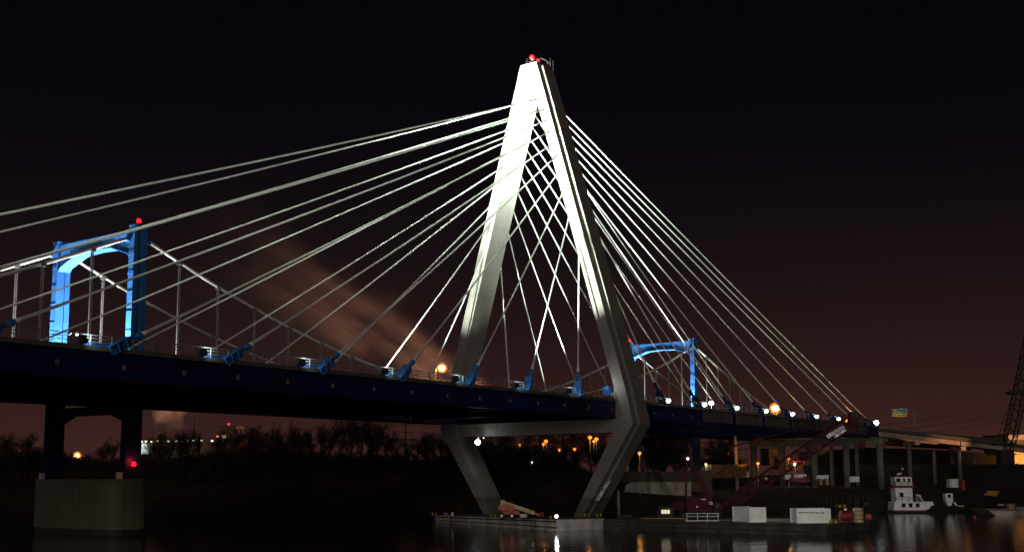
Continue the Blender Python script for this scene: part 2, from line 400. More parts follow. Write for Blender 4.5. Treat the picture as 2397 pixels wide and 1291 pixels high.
def beacon(p, label, r=.35, e=60, stand=.5):
    t = thing('beacon', label, 'beacon', tuple(p)); p = Vector(p)
    mb = MB(); mb.tube([p+Vector((0, 0, -stand)), p+Vector((0, 0, -.25*r))], [.12, .16], 8); mb.build('lamp_base', M_dark, t)
    mb = MB(); mb.ball(p+Vector((0, 0, r*.5)), r); mb.build('lens', E_red, t, True)
    lamp('POINT', 'beacon_light', p+Vector((0, 0, r*2.2)), e, (1, .03, .04), rad=.3, parent=t)
    return t
p = on(1245, 138, 0, -.3); beacon(p, 'larger red aviation beacon at the tip of the pylon', .50, 260, 1.4)
p = on(1260, 144, 0, 1.2); beacon(p, 'smaller red aviation beacon just right of the larger one on the pylon', .26, 60, .9)

# ------------------------------------------------------------------ blue suspension bridge behind
YN, YF = 22.8, 43.2
X1 = on(319, 700, 1, YN).x; X2 = on(1625, 860, 1, YN).x; ZTP = on(319, 530, 1, YN).z
sus = thing('suspension_bridge', 'older suspension bridge with blue lit portal towers behind the white bridge', 'bridge', (0, 0, 0))
def tower(x, zb, z1):
    t = MB()
    objs = []
    for y in (YN, YF):
        m = MB()
        for xa, xb, wd in ((-1.2, -.45, 1.3), (-.45, .3, .9), (.3, 1.2, 1.35)):
            m.hexa([(x+xa*1.06, y-wd*.53, 20.0), (x+xb*1.06, y-wd*.53, 20.0), (x+xb*1.06, y+wd*.53, 20.0), (x+xa*1.06, y+wd*.53, 20.0)],
                   [(x+xa*.95, y-wd*.48, z1), (x+xb*.95, y-wd*.48, z1), (x+xb*.95, y+wd*.48, z1), (x+xa*.95, y+wd*.48, z1)])
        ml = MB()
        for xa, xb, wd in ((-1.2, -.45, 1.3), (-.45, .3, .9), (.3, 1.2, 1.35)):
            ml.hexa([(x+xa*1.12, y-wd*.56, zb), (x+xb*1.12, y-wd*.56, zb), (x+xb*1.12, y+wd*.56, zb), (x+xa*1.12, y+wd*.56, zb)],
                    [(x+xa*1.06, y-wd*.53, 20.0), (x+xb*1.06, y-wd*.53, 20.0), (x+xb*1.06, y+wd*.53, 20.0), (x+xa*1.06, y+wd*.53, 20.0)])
        lw = ml.build('lower_leg', M_housing, sus); lw['label'] = 'lower tower leg below the deck, its shade put into the blue'  # shade below the deck painted in as a darker blue
        for k in range(8):                          # splice bands
            z = 21.5+k*(z1-23)/8
            m.box((x-1.27, y, z), (.05, 1.25, .12))
        m.box((x, y, z1+.1), (2.4, 1.5, .2))
        lg = m.build('tower_leg', M_blue, sus)
        m = MB()
        for k in (0, 1): m.bar((x-1.9+k*3.8, y, z1-2.4), (x-.8+k*1.6, y, z1-.2), .5, .6)
        m.build('cable_saddle', M_blue, lg)
    ym = (YN+YF)/2
    a, b = YN+.76, YF-.76
    top = z1-.4
    prof = [(a, z1-4.6), (a+.5, z1-4.0), (ym-4.6, z1-2.55), (ym, z1-2.35), (ym+4.6, z1-2.55), (b-.5, z1-4.0), (b, z1-4.6), (b, top), (a, top)]
    m = MB(); m.prism([Vector((x-.75, y, z)) for y, z in prof], (1.5, 0, 0))
    for i in range(6):                              # bottom flange
        (y0, z0), (y1, z1_) = prof[i], prof[i+1]
        m.bar((x, y0, z0-.05), (x, y1, z1_-.05), 2.1, .14, (0, 0, 1) if False else (1, 0, 0)) if False else m.hexa(
            [(x-1.05, y0, z0-.14), (x+1.05, y0, z0-.14), (x+1.05, y1, z1_-.14), (x-1.05, y1, z1_-.14)],
            [(x-1.05, y0, z0-.003), (x+1.05, y0, z0-.003), (x+1.05, y1, z1_-.003), (x-1.05, y1, z1_-.003)])
    for k in range(9): m.box((x-.79, a+1+k*(b-a-2)/8, z1-1.6), (.06, .09, 1.7))
    m.build('portal_strut', M_blue, sus)
    prof = [(a, 16.6), (a+4, 17.9), (b-4, 17.9), (b, 16.6), (b, 19.2), (a, 19.2)]
    m = MB(); m.prism([Vector((x-.8, y, z)) for y, z in prof], (1.6, 0, 0)); m.build('deck_strut', M_navy, sus)
tower(X1, 8.2, ZTP); tower(X2, 8.2, ZTP+.5)
XM = (X1+X2)/2; half = (X2-X1)/2
def zc(x):
    if X1 <= x <= X2: return 25.2+(ZTP-1.2-25.2)*((x-XM)/half)**2
    d = (X1-x) if x < X1 else (x-X2)
    return max(20.5, ZTP-1.2-(.46 if x < X1 else .36)*d+.0010*d*d)
for y in (YN, YF):
    for rng in ((X1-62, X1-1.6, 14), (X1+1.6, X2-1.6, 40), (X2+1.6, X2+70, 14)):
        m = MB(); m.tube([(rng[0]+(rng[1]-rng[0])*i/rng[2], y, zc(rng[0]+(rng[1]-rng[0])*i/rng[2])) for i in range(rng[2]+1)], .26, 8)
        m.build('main_cable', M_cable, sus, True)
    for k in list(range(-5, 0))+list(range(1, 24))+list(range(25, 30)):
        x = X1+(half*2/24)*k
        z = zc(x)
        if z < 22: continue
        m = MB()
        for q in (-.14, .14): m.tube([(x+q, y, 20.9), (x+q, y, z-.1)], .10, 6)
        m.box((x, y, z-.1), (.75, .75, .6)); m.box((x, y, z-1.1), (.55, .3, .25))
        m.build('hanger', M_steel, sus)
m = MB(); m.box(((X1+X2)/2, (YN+YF)/2, 21.0), (380, YF-YN-2.2, .8)); m.build('road_deck', M_navy, sus)
m = MB()
for y in (YN+1.1, YF-1.1): m.box(((X1+X2)/2, y, 20.6), (380, .3, 1.5))
m.build('stiffening_girder', M_navy, sus)
TE = 190000
COOL = (1.0, .92, 1.0)
for x, zt, sgn in ((X1, ZTP, 1), (X2, ZTP+.5, 1)):
    lamp('SPOT', 'tower_flood_beam', (x-1, YN+7, 21.5), TE*.5, COOL, (x, YF-.7, 33), 60, .9, .3)
    lamp('SPOT', 'tower_flood_beam', (x-6, (YN+YF)/2, 21.5), TE*.8, COOL, (x, (YN+YF)/2, zt-2.5), 50, .9, .3)
    for y in (YN, YF):
        lamp('SPOT', 'tower_flood_beam', (x-4.2, y-.4 if y == YF else y-.2, 20.6), TE*.62, COOL, (x-1.4, y, 33), 50, .9, .3)
        lamp('SPOT', 'tower_flood_beam', (x-6.5, y+(1.5 if y == YN else -3), 20.6), TE*.75, COOL, (x-.9, (YN+YF)/2+(2 if y == YF else -2), zt-3), 46, .9, .3)
        lamp('SPOT', 'tower_flood_beam', (x+5.5, y, 20.6), TE*.22, (.95, 1, .95), (x+9, y, 44), 55, .9, .3)
        lamp('SPOT', 'tower_flood_beam', (x-10, y, 20.6), TE*.2, (.95, 1, .95), (x-8, y, 44), 55, .9, .3)
# pier of the left tower
pier = thing('bridge_pier', 'big weathered concrete pier standing in the river under the left blue tower', 'pier', (X1, 30, 0))
def rounded(x0, x1, y0, y1, z0, z1, r=2.4, grow=0):
    pts = []
    for cx_, cy_, a0 in ((x1-r, y1-r, 0), (x0+r, y1-r, 90), (x0+r, y0+r, 180), (x1-r, y0+r, 270)):
        for i in range(5):
            a = R(a0+i*22.5); pts.append(Vector((cx_+r*math.cos(a), cy_+r*math.sin(a), z0)))
    return pts
yp0, yp1 = YN-1.3, YF+.9
m = MB(); m.prism(rounded(X1-3.3, X1+3.3, yp0, yp1, .9, 8.1), (0, 0, 7.3)); m.build('pier_shaft', M_conc, pier)
m = MB(); m.prism(rounded(X1-3.2, X1+3.2, yp0+.15, yp1-.15, -4, .9), (0, 0, 4.9)); m.build('footing', M_walld, pier)
for y in (YN, YF):
    m = MB(); m.box((X1-1.9, y-.2, 8.66), (.5, .9, 1.1)); m.build('marker_box', M_white, pier)
pr = thing('bridge_pier', 'dark pier carrying the right blue tower on the far bank', 'pier', (X2, 30, 0))
m = MB(); m.prism(rounded(X2-3, X2+3, YN-2.5, YF+2.5, 2, 8.1), (0, 0, 6.2)); m.build('pier_shaft', M_conc, pr)
p = on(325, 520, 1, YN); beacon((p.x, p.y, ZTP+.75), 'red beacon on top of the left blue tower', .36, 150, .5)
p = on(1470, 794, 1, YF); beacon((X2-1, YF+.2, ZTP+1.3), 'red beacon on top of the right blue tower beside the pylon leg', .48, 250, .8)
p = on(313, 1088, 0, X1-2.2); beacon(on(313, 1088, 1, YN-1.1), 'red navigation light low on the blue tower leg above the concrete pier', .34, 60, .3)
# ------------------------------------------------------------------ water
mw = bpy.data.materials.new('river_water'); mw.use_nodes = True; n = mw.node_tree; b = n.nodes['Principled BSDF']
b.inputs['Base Color'].default_value = (.006, .0055, .005, 1); b.inputs['Roughness'].default_value = .08; b.inputs['IOR'].default_value = 1.33
t = n.nodes.new('ShaderNodeTexCoord'); mp = n.nodes.new('ShaderNodeMapping')
mp.inputs['Rotation'].default_value = (0, 0, YAW); mp.inputs['Scale'].default_value = (.16, .5, 1)
n.links.new(t.outputs['Object'], mp.inputs[0])
no = n.nodes.new('ShaderNodeTexNoise'); no.inputs['Scale'].default_value = 1.1; no.inputs['Detail'].default_value = 5; no.inputs['Roughness'].default_value = .6
n.links.new(mp.outputs[0], no.inputs['Vector'])
bp = n.nodes.new('ShaderNodeBump'); bp.inputs['Strength'].default_value = .13; bp.inputs['Distance'].default_value = .5
n.links.new(no.outputs['Fac'], bp.inputs['Height']); n.links.new(bp.outputs[0], b.inputs['Normal'])
m = MB(); m.add([UV(-400, -900, 0), UV(300, -900, 0), UV(300, 900, 0), UV(-400, 900, 0)], [(0, 1, 2, 3)])
structure(m, 'river', mw)

# ------------------------------------------------------------------ ground
def smooth(a, b, x):
    t = max(0., min(1., (x-a)/(b-a))); return t*t*(3-2*t)
def hnoise(u, v):
    return .5*math.sin(u*.21+v*.13)+.35*math.sin(v*.31-u*.12+1.7)+.25*math.sin(u*.5+v*.47)
def shore(v): return 243+1.8*math.sin(v*.05)+1.1*math.sin(v*.17+1)
def ground(u, v):
    s = shore(v); k = smooth(8, 38, v)
    left = 9.6*smooth(s+2, s+34, u)+1.6*smooth(s, s+10, u)
    right = 2.6*smooth(s, s+14, u)+2.2*smooth(s+12, s+110, u)
    z = left*(1-k)+right*k
    if u < s: return -.6-.15*(s-u)
    return z+.28*hnoise(u, v)*smooth(s, s+6, u)
m = MB()
us = [232, 238, 241]+[243+1.6*i for i in range(24)]+[284, 292, 302, 315, 330, 350, 380, 420, 500, 700, 1000, 1600, 3000]
vs = [-1800, -1000, -600, -400]+[-260+6*i for i in range(88)]+[300, 420, 620, 1000, 1800]
for u in us:
    for v in vs: m.v.append(tuple(UV(u, v, ground(u, v))))
nv = len(vs)
for i in range(len(us)-1):
    for j in range(nv-1): m.f.append((i*nv+j, i*nv+j+1, (i+1)*nv+j+1, (i+1)*nv+j))
structure(m, 'far_bank_ground', M_ground, True)

# brush on the bank
m = MB(); rnd = random.Random(3)
for i in range(5200):
    v = rnd.uniform(-190, 44) if i < 4300 else rnd.uniform(34, 170)
    u = shore(v)+rnd.uniform(2, 60) if v < 30 else shore(v)+rnd.uniform(1, 26)
    z = ground(u, v)-.1; b0 = UV(u, v, z); h = rnd.uniform(.6, 2.4) if v < 30 else rnd.uniform(.25, .8)
    for k in range(3):
        d = Vector((rnd.uniform(-.6, .6), rnd.uniform(-.6, .6), 1))
        a = b0+Vector((rnd.uniform(-.5, .5), rnd.uniform(-.5, .5), 0)); e = a+d*h*rnd.uniform(.6, 1.1); s = S2*.06
        m.add([a-s, a+s, e], [(0, 1, 2)])
o = m.build('brush', M_twig); o['kind'] = 'stuff'; tag(o, 'dark leafless brush covering the far river bank', 'brush')

m = MB(); rnd = random.Random(8)
for i in range(9000):
    v = rnd.uniform(-200, 26); u = rnd.uniform(262, 312)
    b0 = UV(u, v, ground(u, v)-.2); h = rnd.uniform(2.0, 5.2)*(1+.35*math.sin(v*.09+1)+.2*math.sin(v*.31)); h *= 1 if v < 10 else max(.3, (26-v)/16)
    for k in range(4):
        d = Vector((rnd.gauss(0, .28), rnd.gauss(0, .28), 1)); a = b0+Vector((rnd.uniform(-.8, .8), rnd.uniform(-.8, .8), 0)); e = a+d*h*rnd.uniform(.5, 1.0); s = S2*.07
        m.add([a-s, a+s, e], [(0, 1, 2)])
        a2 = a.lerp(e, rnd.uniform(.3, .7)); e2 = a2+Vector((rnd.gauss(0, .6), rnd.gauss(0, .6), .8))*h*.3; s = S2*.045
        m.add([a2-s, a2+s, e2], [(0, 1, 2)])
o = m.build('thicket', M_twig); o['kind'] = 'stuff'; tag(o, 'dense dark thicket of saplings under the far bank trees', 'thicket')

# ------------------------------------------------------------------ bare trees
def tree_proto(seed, H, spread):
    rnd = random.Random(seed)
    T = MB(); Cn = MB()
    def branch(p, d, L, r, lev):
        n = 3 if lev < 3 else 2
        pts = [p]; q = p; dd = d
        for i in range(n):
            dd = (dd+Vector((rnd.gauss(0, .13), rnd.gauss(0, .13), .06))).normalized(); q = q+dd*(L/n); pts.append(q)
        rs = [r*(1-.5*i/n) for i in range(n+1)]
        if lev <= 1: T.tube(pts, rs, 6, False)
        elif lev <= 3: Cn.tube(pts, rs, 3, False)
        else:
            for i in range(n):
                s = dd.cross(Vector((rnd.gauss(0, 1), rnd.gauss(0, 1), rnd.gauss(0, 1)))).normalized()*max(.022, rs[i])
                Cn.add([pts[i]-s, pts[i]+s, pts[i+1]], [(0, 1, 2)])
        if lev >= 6: return
        k = [7, 6, 5, 4, 3, 3][lev]
        for i in range(k):
            f = rnd.uniform(.3, 1.0) if lev else rnd.uniform(.28, 1.0)
            idx = min(n-1, int(f*n)); b = pts[idx].lerp(pts[idx+1], f*n-idx)
            a = rnd.uniform(0, 6.283); tilt = rnd.uniform(.45, 1.0)*spread
            side = Vector((math.cos(a), math.sin(a), 0)); side = (side-dd*side.dot(dd)).normalized()
            nd = (dd*math.cos(tilt)+side*math.sin(tilt)).normalized()
            branch(b, nd, L*rnd.uniform(.48, .72), max(.022, rs[idx]*.55), lev+1)
    branch(Vector((0, 0, -.5)), Vector((0, 0, 1)), H*.46, H*.017, 0)
    zmax = max(v[2] for v in Cn.v)
    for M_ in (T, Cn): M_.v = [(x*H/zmax, y*H/zmax, z*H/zmax) for x, y, z in M_.v]
    r = thing('bare_tree', 'bare leafless tree in the dark wood along the far bank', 'tree', (0, 0, 0), 'bare trees along the far bank')
    T.build('trunk', M_trunk, r); Cn.build('crown', M_twig, r)
    return r
protos = [tree_proto(11+i, 16, [.62, .55, .7, .6, .5][i]) for i in range(5)]
used = set()
def tree(x, y, u, sx=1.0, grp=None):
    p = PU(x, y, u); v = (p-CAM).dot(S2); g = ground(u, v)-.2; h = max(4, p.z-g)
    k = trnd.randrange(5)
    if k in used: o = copy_tree(protos[k])
    else: o = protos[k]; used.add(k)
    o.location = (p.x, p.y, g); o.rotation_euler = (0, 0, trnd.uniform(0, 6.28)); s = h/16; o.scale = (s*sx, s*sx, s)
    return o
trnd = random.Random(5)
TREES = [(4, 1030, 330), (38, 1012, 300), (58, 1004, 290), (84, 1040, 320), (118, 1052, 340), (150, 1058, 350), (205, 1060, 330), (238, 1036, 300), (262, 1030, 300), (300, 1046, 320),
 (352, 1016, 330), (372, 1004, 345), (398, 1012, 320), (420, 1000, 340), (446, 1010, 330), (470, 1004, 350), (500, 1012, 330), (545, 1004, 320), (566, 1000, 300), (590, 998, 320), (612, 1004, 300), (634, 994, 310), (660, 990, 300), (682, 986, 290), (705, 992, 310),
 (730, 998, 300), (752, 994, 320), (776, 988, 300), (800, 984, 290), (822, 982, 300), (846, 980, 290), (868, 978, 285), (890, 984, 290), (906, 996, 300), (925, 1024, 320), (958, 1018, 310), (975, 1022, 300), (1000, 1014, 300), (1018, 1010, 290), (1034, 1004, 285), (1052, 1010, 300),
 (1100, 1004, 300), (1135, 1008, 310), (1165, 1000, 300), (1195, 1006, 310), (1228, 1002, 300), (1262, 1008, 315), (1292, 1004, 300), (1322, 1000, 310), (1352, 1004, 300), (1380, 1006, 315), (1408, 1000, 305), (1430, 1002, 300),
 (1500, 1000, 300), (1522, 994, 310), (1542, 990, 300), (1562, 996, 315), (1584, 992, 300), (1604, 998, 310), (1672, 1000, 330), (1690, 1006, 345)]
for x, y, u in TREES: tree(x, y-(11 if 540 < x < 915 else 6)-trnd.uniform(-5, 6), u, trnd.uniform(.85, 1.2))
for i in range(84):
    x = trnd.uniform(-40, 1440)
    if 40 < x < 330 and trnd.random() < .6: continue
    tree(x, trnd.uniform(1030, 1070), trnd.uniform(262, 300), 1.4)

# ------------------------------------------------------------------ walls, fence and approach structures
def pblock(x0, x1, yt, yb, u, depth, lift=0):
    a = PU(x0, yb, u); b = PU(x1, yb, u); zt = PU((x0+x1)/2, yt, u).z; zb = PU((x0+x1)/2, yb, u).z
    c = (a+b)/2+H2*depth/2; c.z = (zt+zb)/2
    return c, ((b-a).length, depth, zt-zb), (S2, H2, Vector((0, 0, 1)))
def pb(m, *a): m.box(*pblock(*a))
rw = thing('retaining_wall', 'pale concrete retaining wall with a dark stained upper band on the far bank', 'wall', tuple(PU(1540, 1150, 263)))
m = MB(); pts = [(1462, 1150), (1464, 1136), (1476, 1129), (1500, 1127), (1618, 1127), (1618, 1160), (1560, 1157), (1500, 1153)]
m.prism([PU(x, y, 263) for x, y in pts], H2*.8); m.build('pale_face', M_wallw, rw)
m = MB(); pb(m, 1452, 1645, 1102, 1126.4, 263.4, 1.0); m.build('stained_band', M_walld, rw)
m = MB(); pb(m, 1646, 1668, 1100, 1165, 264, 1.0); m.build('end_wall', M_walld, rw)
m = MB(); pb(m, 1655, 1757, 1086, 1117, 300, .3)
for i in range(12): pb(m, 1656+i*8.6, 1657+i*8.6, 1086, 1116, 299.7, .2)
tag(m.build('timber_fence', M_wood), 'orange lit board fence behind the crane on the far bank', 'fence')
m = MB(); pb(m, 1885, 2480, 1086, 1150, 352, 1.2)
tag(m.build('flood_wall', M_black), 'long dark flood wall behind the bridge columns on the right', 'wall')
# bent 1 under the end of the stay spans
def bent(name, label, xa, y0, y1, zt, zb, cols, zg, cr, mt=M_cap):
    t = thing(name, label, 'bridge pier', (xa, y0, zg))
    m = MB(); m.hexa([(xa-1.1, y0, zb+.35), (xa+1.1, y0, zb+.35), (xa+1.1, y1, zb+.35), (xa-1.1, y1, zb+.35)],
                     [(xa-1.1, y0-.3, zt), (xa+1.1, y0-.3, zt), (xa+1.1, y1+.3, zt), (xa-1.1, y1+.3, zt)]); m.build('pier_cap', mt, t)
    for y in cols:
        m = MB(); m.tube([(xa, y, zg), (xa, y, zb+.36)], cr, 14); m.build('column', mt, t, True)
    return t
bent('pier_bent', 'wide pier of five round columns under the end of the white bridge', 142.2, -19.2, 21.2, 18.45, 16.2, (20.2, 11.2, 1.3, -8.3, -18), 3.6, .95)
main = thing('approach_viaduct', 'straight concrete approach roadway running on beyond the last stay cable', 'viaduct', (142, 0, 18))
m = MB(); m.box((262, 2, 20.9), (240, 30, .35)); m.build('road_deck', M_asph, main)
for y in (-12.6, -4, 5, 16.6):
    m = MB(); m.box((262, y, 19.85), (240, .5, 1.7)); m.build('girder', M_ramp, main)
for y in (-13, 17):
    m = MB(); m.box((262, y, 21.5), (240, .3, .9)); m.build('parapet', M_parapet, main)
# exit ramp that curves away to the right
ramp = thing('exit_ramp', 'pale concrete exit ramp descending to the right with dark parapet', 'ramp', tuple(PU(2070, 1020, 326)))
RP = [(2050, 1019, 322), (2072, 1021, 326), (2110, 1025, 330), (2147, 1029.5, 334), (2200, 1036, 339), (2250, 1042, 344), (2300, 1047.5, 349), (2350, 1053, 354), (2410, 1060, 360), (2480, 1068, 367)]
bot = [PU(*q) for q in RP]
def strip(m, off0, off1, z0, z1):
    for i in range(len(bot)-1):
        a, b = bot[i], bot[i+1]
        q = [a+H2*off0, b+H2*off0, b+H2*off1, a+H2*off1]
        m.hexa([p+Vector((0, 0, z0)) for p in q], [p+Vector((0, 0, z1)) for p in q])
m = MB(); strip(m, 0, .3, 0, 1.32); m.build('girder', M_ramp, ramp)
m = MB(); strip(m, 8, 8.3, 0, 1.32); m.build('girder', M_ramp, ramp)
m = MB(); strip(m, -.35, 8.7, 1.323, 1.62); m.build('road_deck', M_asph, ramp)
m = MB(); strip(m, -.35, -.05, 1.623, 2.45); m.build('parapet', M_parapet, ramp)
m = MB()
for i in range(len(bot)-1):
    n = 6
    for k in range(n):
        p = bot[i].lerp(bot[i+1], k/n); m.box(p+Vector((0, 0, 2.55))-H2*.2, (.25, .2, .22), (S2, H2, Vector((0, 0, 1))))
m.build('delineators', M_steel, ramp)
for q in ((2092, 1024.5, 329), (2125, 1028, 333), (2160, 1032.3, 336.6), (2190, 1036, 339.6), (2220, 1039.5, 342.6), (2262, 1044.5, 346.8), (2290, 1047.6, 349.6), (2318, 1050.6, 352.4)):
    p = PU(*q); m = MB(); m.box(p+Vector((0, 0, .75))-H2*.22, (.55, .35, .3), (S2, H2, Vector((0, 0, 1)))); m.build('bearing_bracket', M_dark, ramp)
for q in ((2129, 1027.5, 332.5), (2143, 1029, 334), (2248, 1042, 344)):
    p = PU(*q); m = MB(); m.box(p+Vector((0, 0, .66))-H2*.15, (.3, .3, 1.34), (S2, H2, Vector((0, 0, 1)))); m.build('expansion_joint', M_dark, ramp)
def rbent(x, y, u, cols, label):
    p = PU(x, y, u); t = thing('pier_bent', label, 'bridge pier', (p.x, p.y, 4))
    z = Vector((0, 0, 1))
    m = MB(); m.box(p+H2*4.3-z*.62+S2*0, (1.6, 10.6, 1.2), (S2, H2, z)); m.build('pier_cap', M_ramp, t)
    L = cols
    for cx_, uu in L:
        q = PU(cx_, y, uu); m = MB(); m.tube([(q.x, q.y, 3.4), (q.x, q.y, p.z-.9)], .62, 12); m.build('column', M_cap, t, True)
rbent(2145, 1031, 334.3, [(2127, 338), (2004, 345), (1945, 352), (1890, 360)], 'row of slim round columns behind the wide pier under the ramp start')
rbent(2252, 1044, 344.4, [(2244, 346), (2185, 352)], 'pair of slim columns under the middle of the exit ramp')
rbent(2344, 1054.5, 353.6, [(2336, 355), (2280, 362), (2227, 368)], 'group of slim columns under the right end of the exit ramp')

lamp('SPOT', 'yard_fill', PU(2440, 1082, 326), 20000, (1, .50, .24), PU(2235, 1031, 341), 44, .9, .4)  # unseen spot added to brighten the ramp girder from the right
m = MB(); m.prism([PU(x, y, 376) for x, y in ((1990, 1090), (1993, 1062), (2030, 1046), (2200, 1052), (2346, 1062), (2350, 1090))], H2*40)
structure(m, 'approach_embankment', M_black)

# ------------------------------------------------------------------ highway sign
pz = PU(2142, 1006, 336)
sg_ = thing('highway_sign', 'green exit sign with a yellow lower panel on a cantilever mast above the ramp', 'road sign', tuple(pz))
u_s = 336
m = MB(); tp = PU(2139, 955, u_s); m.tube([pz, tp], [.22, .16], 10)
m.build('mast', M_steel, sg_, True)
m = MB()
for y in (959, 969):
    m.tube([PU(2139.5, y, u_s), PU(2120, y, u_s)], .07, 6)
m.tube([PU(2139.5, 969, u_s), PU(2124, 959, u_s)], .05, 6); m.build('cantilever_arm', M_steel, sg_)
m = MB(); pb(m, 2089, 2123, 958, 967.5, u_s-.3, .12); gp = m.build('green_panel', M_green, sg_)
m = MB()
for a_ in ((2088.6, 2123.4, 957.6, 958.3), (2088.6, 2123.4, 967.0, 967.7), (2088.4, 2089.1, 957.6, 967.7), (2122.9, 2123.6, 957.6, 967.7)): pb(m, *a_, u_s-.33, .05)
m.build('white_border', M_white, gp)
m = MB(); pb(m, 2104, 2122.5, 954, 957.6, u_s-.3, .12); m.build('exit_tab', M_green, sg_)
m = MB(); pb(m, 2088.6, 2123.6, 968, 974.5, u_s-.3, .12); m.build('yellow_panel', M_gold, sg_)
def words(txt, x, y, u, size, ma, parent, tilt=None, ax=None):
    cu = bpy.data.curves.new('lettering', 'FONT'); cu.body = txt; cu.size = size; cu.align_x = 'CENTER'; cu.align_y = 'CENTER'; cu.extrude = .01
    o = bpy.data.objects.new('lettering', cu); COL.objects.link(o); bpy.context.view_layer.update()
    me = bpy.data.meshes.new_from_object(o.evaluated_get(bpy.context.evaluated_depsgraph_get())); bpy.data.objects.remove(o)
    me.materials.clear(); me.materials.append(ma); o = bpy.data.objects.new('lettering', me); COL.objects.link(o)
    p = PU(x, y, u); X, Z = ax or (S2, Vector((0, 0, 1))); Nn = X.cross(Z)
    o.matrix_world = Matrix(((X.x, Z.x, Nn.x, p.x), (X.y, Z.y, Nn.y, p.y), (X.z, Z.z, Nn.z, p.z), (0, 0, 0, 1)))
    mw_ = o.matrix_world.copy(); o.parent = parent; o.matrix_parent_inverse = Matrix.Translation(-Vector(parent.get('_at', (0, 0, 0)))); o.matrix_basis = mw_
    return o
words('Bedford Ave', 2106, 962.9, u_s-.45, .68, M_white, sg_)
words('EXIT  6A', 2113, 955.9, u_s-.45, .42, M_white, sg_)
words('EXIT \u25BC ONLY', 2106, 971.3, u_s-.45, .66, M_black, sg_)
lamp('SPOT', 'sign_light', PU(2106, 984, u_s-5), 380, (1, .9, .75), PU(2106, 964, u_s), 70, .8, .2, sg_)

# ------------------------------------------------------------------ barges and what stands on them
ZB1, ZB2 = 1.45, 1.54
Z3 = Vector((0, 0, 1))
def barge_hull(name, label, mt, A, B, width, z1, rake0=0, rake1=0, side=1, za=None):
    """A-B: waterline edge nearest the viewer; width goes away from it"""
    A = Vector((A[0], A[1], 0)); B = Vector((B[0], B[1], 0)); X = (B-A).normalized(); Y = Vector((-X.y, X.x, 0))*side
    t = thing(name, label, 'barge', tuple(A)); L = (B-A).length; za = z1 if za is None else za
    prof = [(0, -.8), (L, -.8), (L+rake1, z1), (-rake0, za)]
    m = MB(); m.prism([A+X*x+Z3*z for x, z in prof], Y*width); m.build('hull', mt, t)
    m = MB()
    m.bar(A-X*rake0*.9+Z3*(za-.28)-Y*.06, B+X*rake1*.9+Z3*(z1-.28)-Y*.06, .12, .16)
    m.bar(A-X*rake0*.3+Z3*(za-.85)-Y*.06, B+X*rake1*.3+Z3*(z1-1.15)-Y*.06, .12, .14)
    for i in range(1, int(L/6)): zz = za+(z1-za)*i*6/L; m.box(A+X*(i*6)+Z3*(zz*.5), (.14, .1, zz*.8), (X, Y, Z3))
    m.build('rubbing_strake', M_dark, t)
    m = MB(); m.prism([A+X*(-rake0+.2)+Y*.2+Z3*(za+.005), B+X*(rake1-.2)+Y*.2+Z3*(z1+.005), B+X*(rake1-.2)+Y*(width-.2)+Z3*(z1+.005), A+X*(-rake0+.2)+Y*(width-.2)+Z3*(za+.005)], (0, 0, .04))
    m.build('deck_plate', M_rust, t)
    return t, A, X, Y, L
a1 = on(1022, 1219, 2, 0); c1 = on(1303, 1241, 2, 0)
wb, wA, wX, wY, wL = barge_hull('barge', 'pale worn flat barge moored at the foot of the pylon', M_barge, a1, c1, 9.0, 1.66, 1.2, 0, 1, 1.08)
b2 = on(1398, 1239, 2, 0); c2 = on(1930, 1252, 2, 0)
kb, kA, kX, kY, kL = barge_hull('barge', 'long dark rusty crane barge right of the pylon', M_rust, (-22.6, b2.y, 0), (-21.6, c2.y, 0), 19.0, ZB2, 0, .8, 1)
# raked bow of the crane barge towards the right
def bollard(p, label, grp):
    t = thing('bollard', label, 'bollard', tuple(p), grp); p = Vector(p)
    for s in (-.32, .32):
        m = MB(); m.tube([p+S2*s, p+S2*s+Z3*.42, p+S2*s+Z3*.5], [.16, .15, .2], 10); m.build('post', M_yellow, t, True)
    m = MB(); m.box(p+Z3*.03, (1.1, .4, .06), (S2, H2, Z3)); m.build('base_plate', M_dark, t)
def onz(x, y, z, off=0):
    p = on(x, y, 2, z); p = p+H2*off; p.z = z; return p
G_ = 'yellow mooring bollards'
bollard(onz(1016, 1205, 1.1, 1.0), 'yellow double bollard at the left end of the pale barge', G_)
bollard(onz(1155, 1210, ZB1, .8), 'yellow double bollard on the pale barge below the orange lift', G_)
bollard(onz(1294, 1214, 1.66, .8), 'yellow double bollard beside the white lamp on the corner of the pale barge', G_)
bollard(onz(1376, 1209, ZB2, 1.6), 'left of two yellow bollards at the foot of the near pylon leg', G_)
bollard(onz(1404, 1209, ZB2, 1.6), 'right of two yellow bollards at the foot of the near pylon leg', G_)
bollard(onz(1955, 1225, ZB2, .8), 'yellow double bollard in front of the long white container', G_)
# corner lamp
p = onz(1303, 1216, 1.7, .5)
t = thing('deck_lamp', 'small white lamp on the near corner of the pale barge', 'lamp', tuple(p))
m = MB(); m.tube([p, p+Z3*.35], .06, 8); m.build('stem', M_dark, t)
m = MB(); m.ball(p+Z3*.55, .24); m.build('lens', E_white, t, True)
lamp('POINT', 'lamp_light', p+Z3*.6-H2*.5, 220, (.85, .93, 1), rad=.2, parent=t)
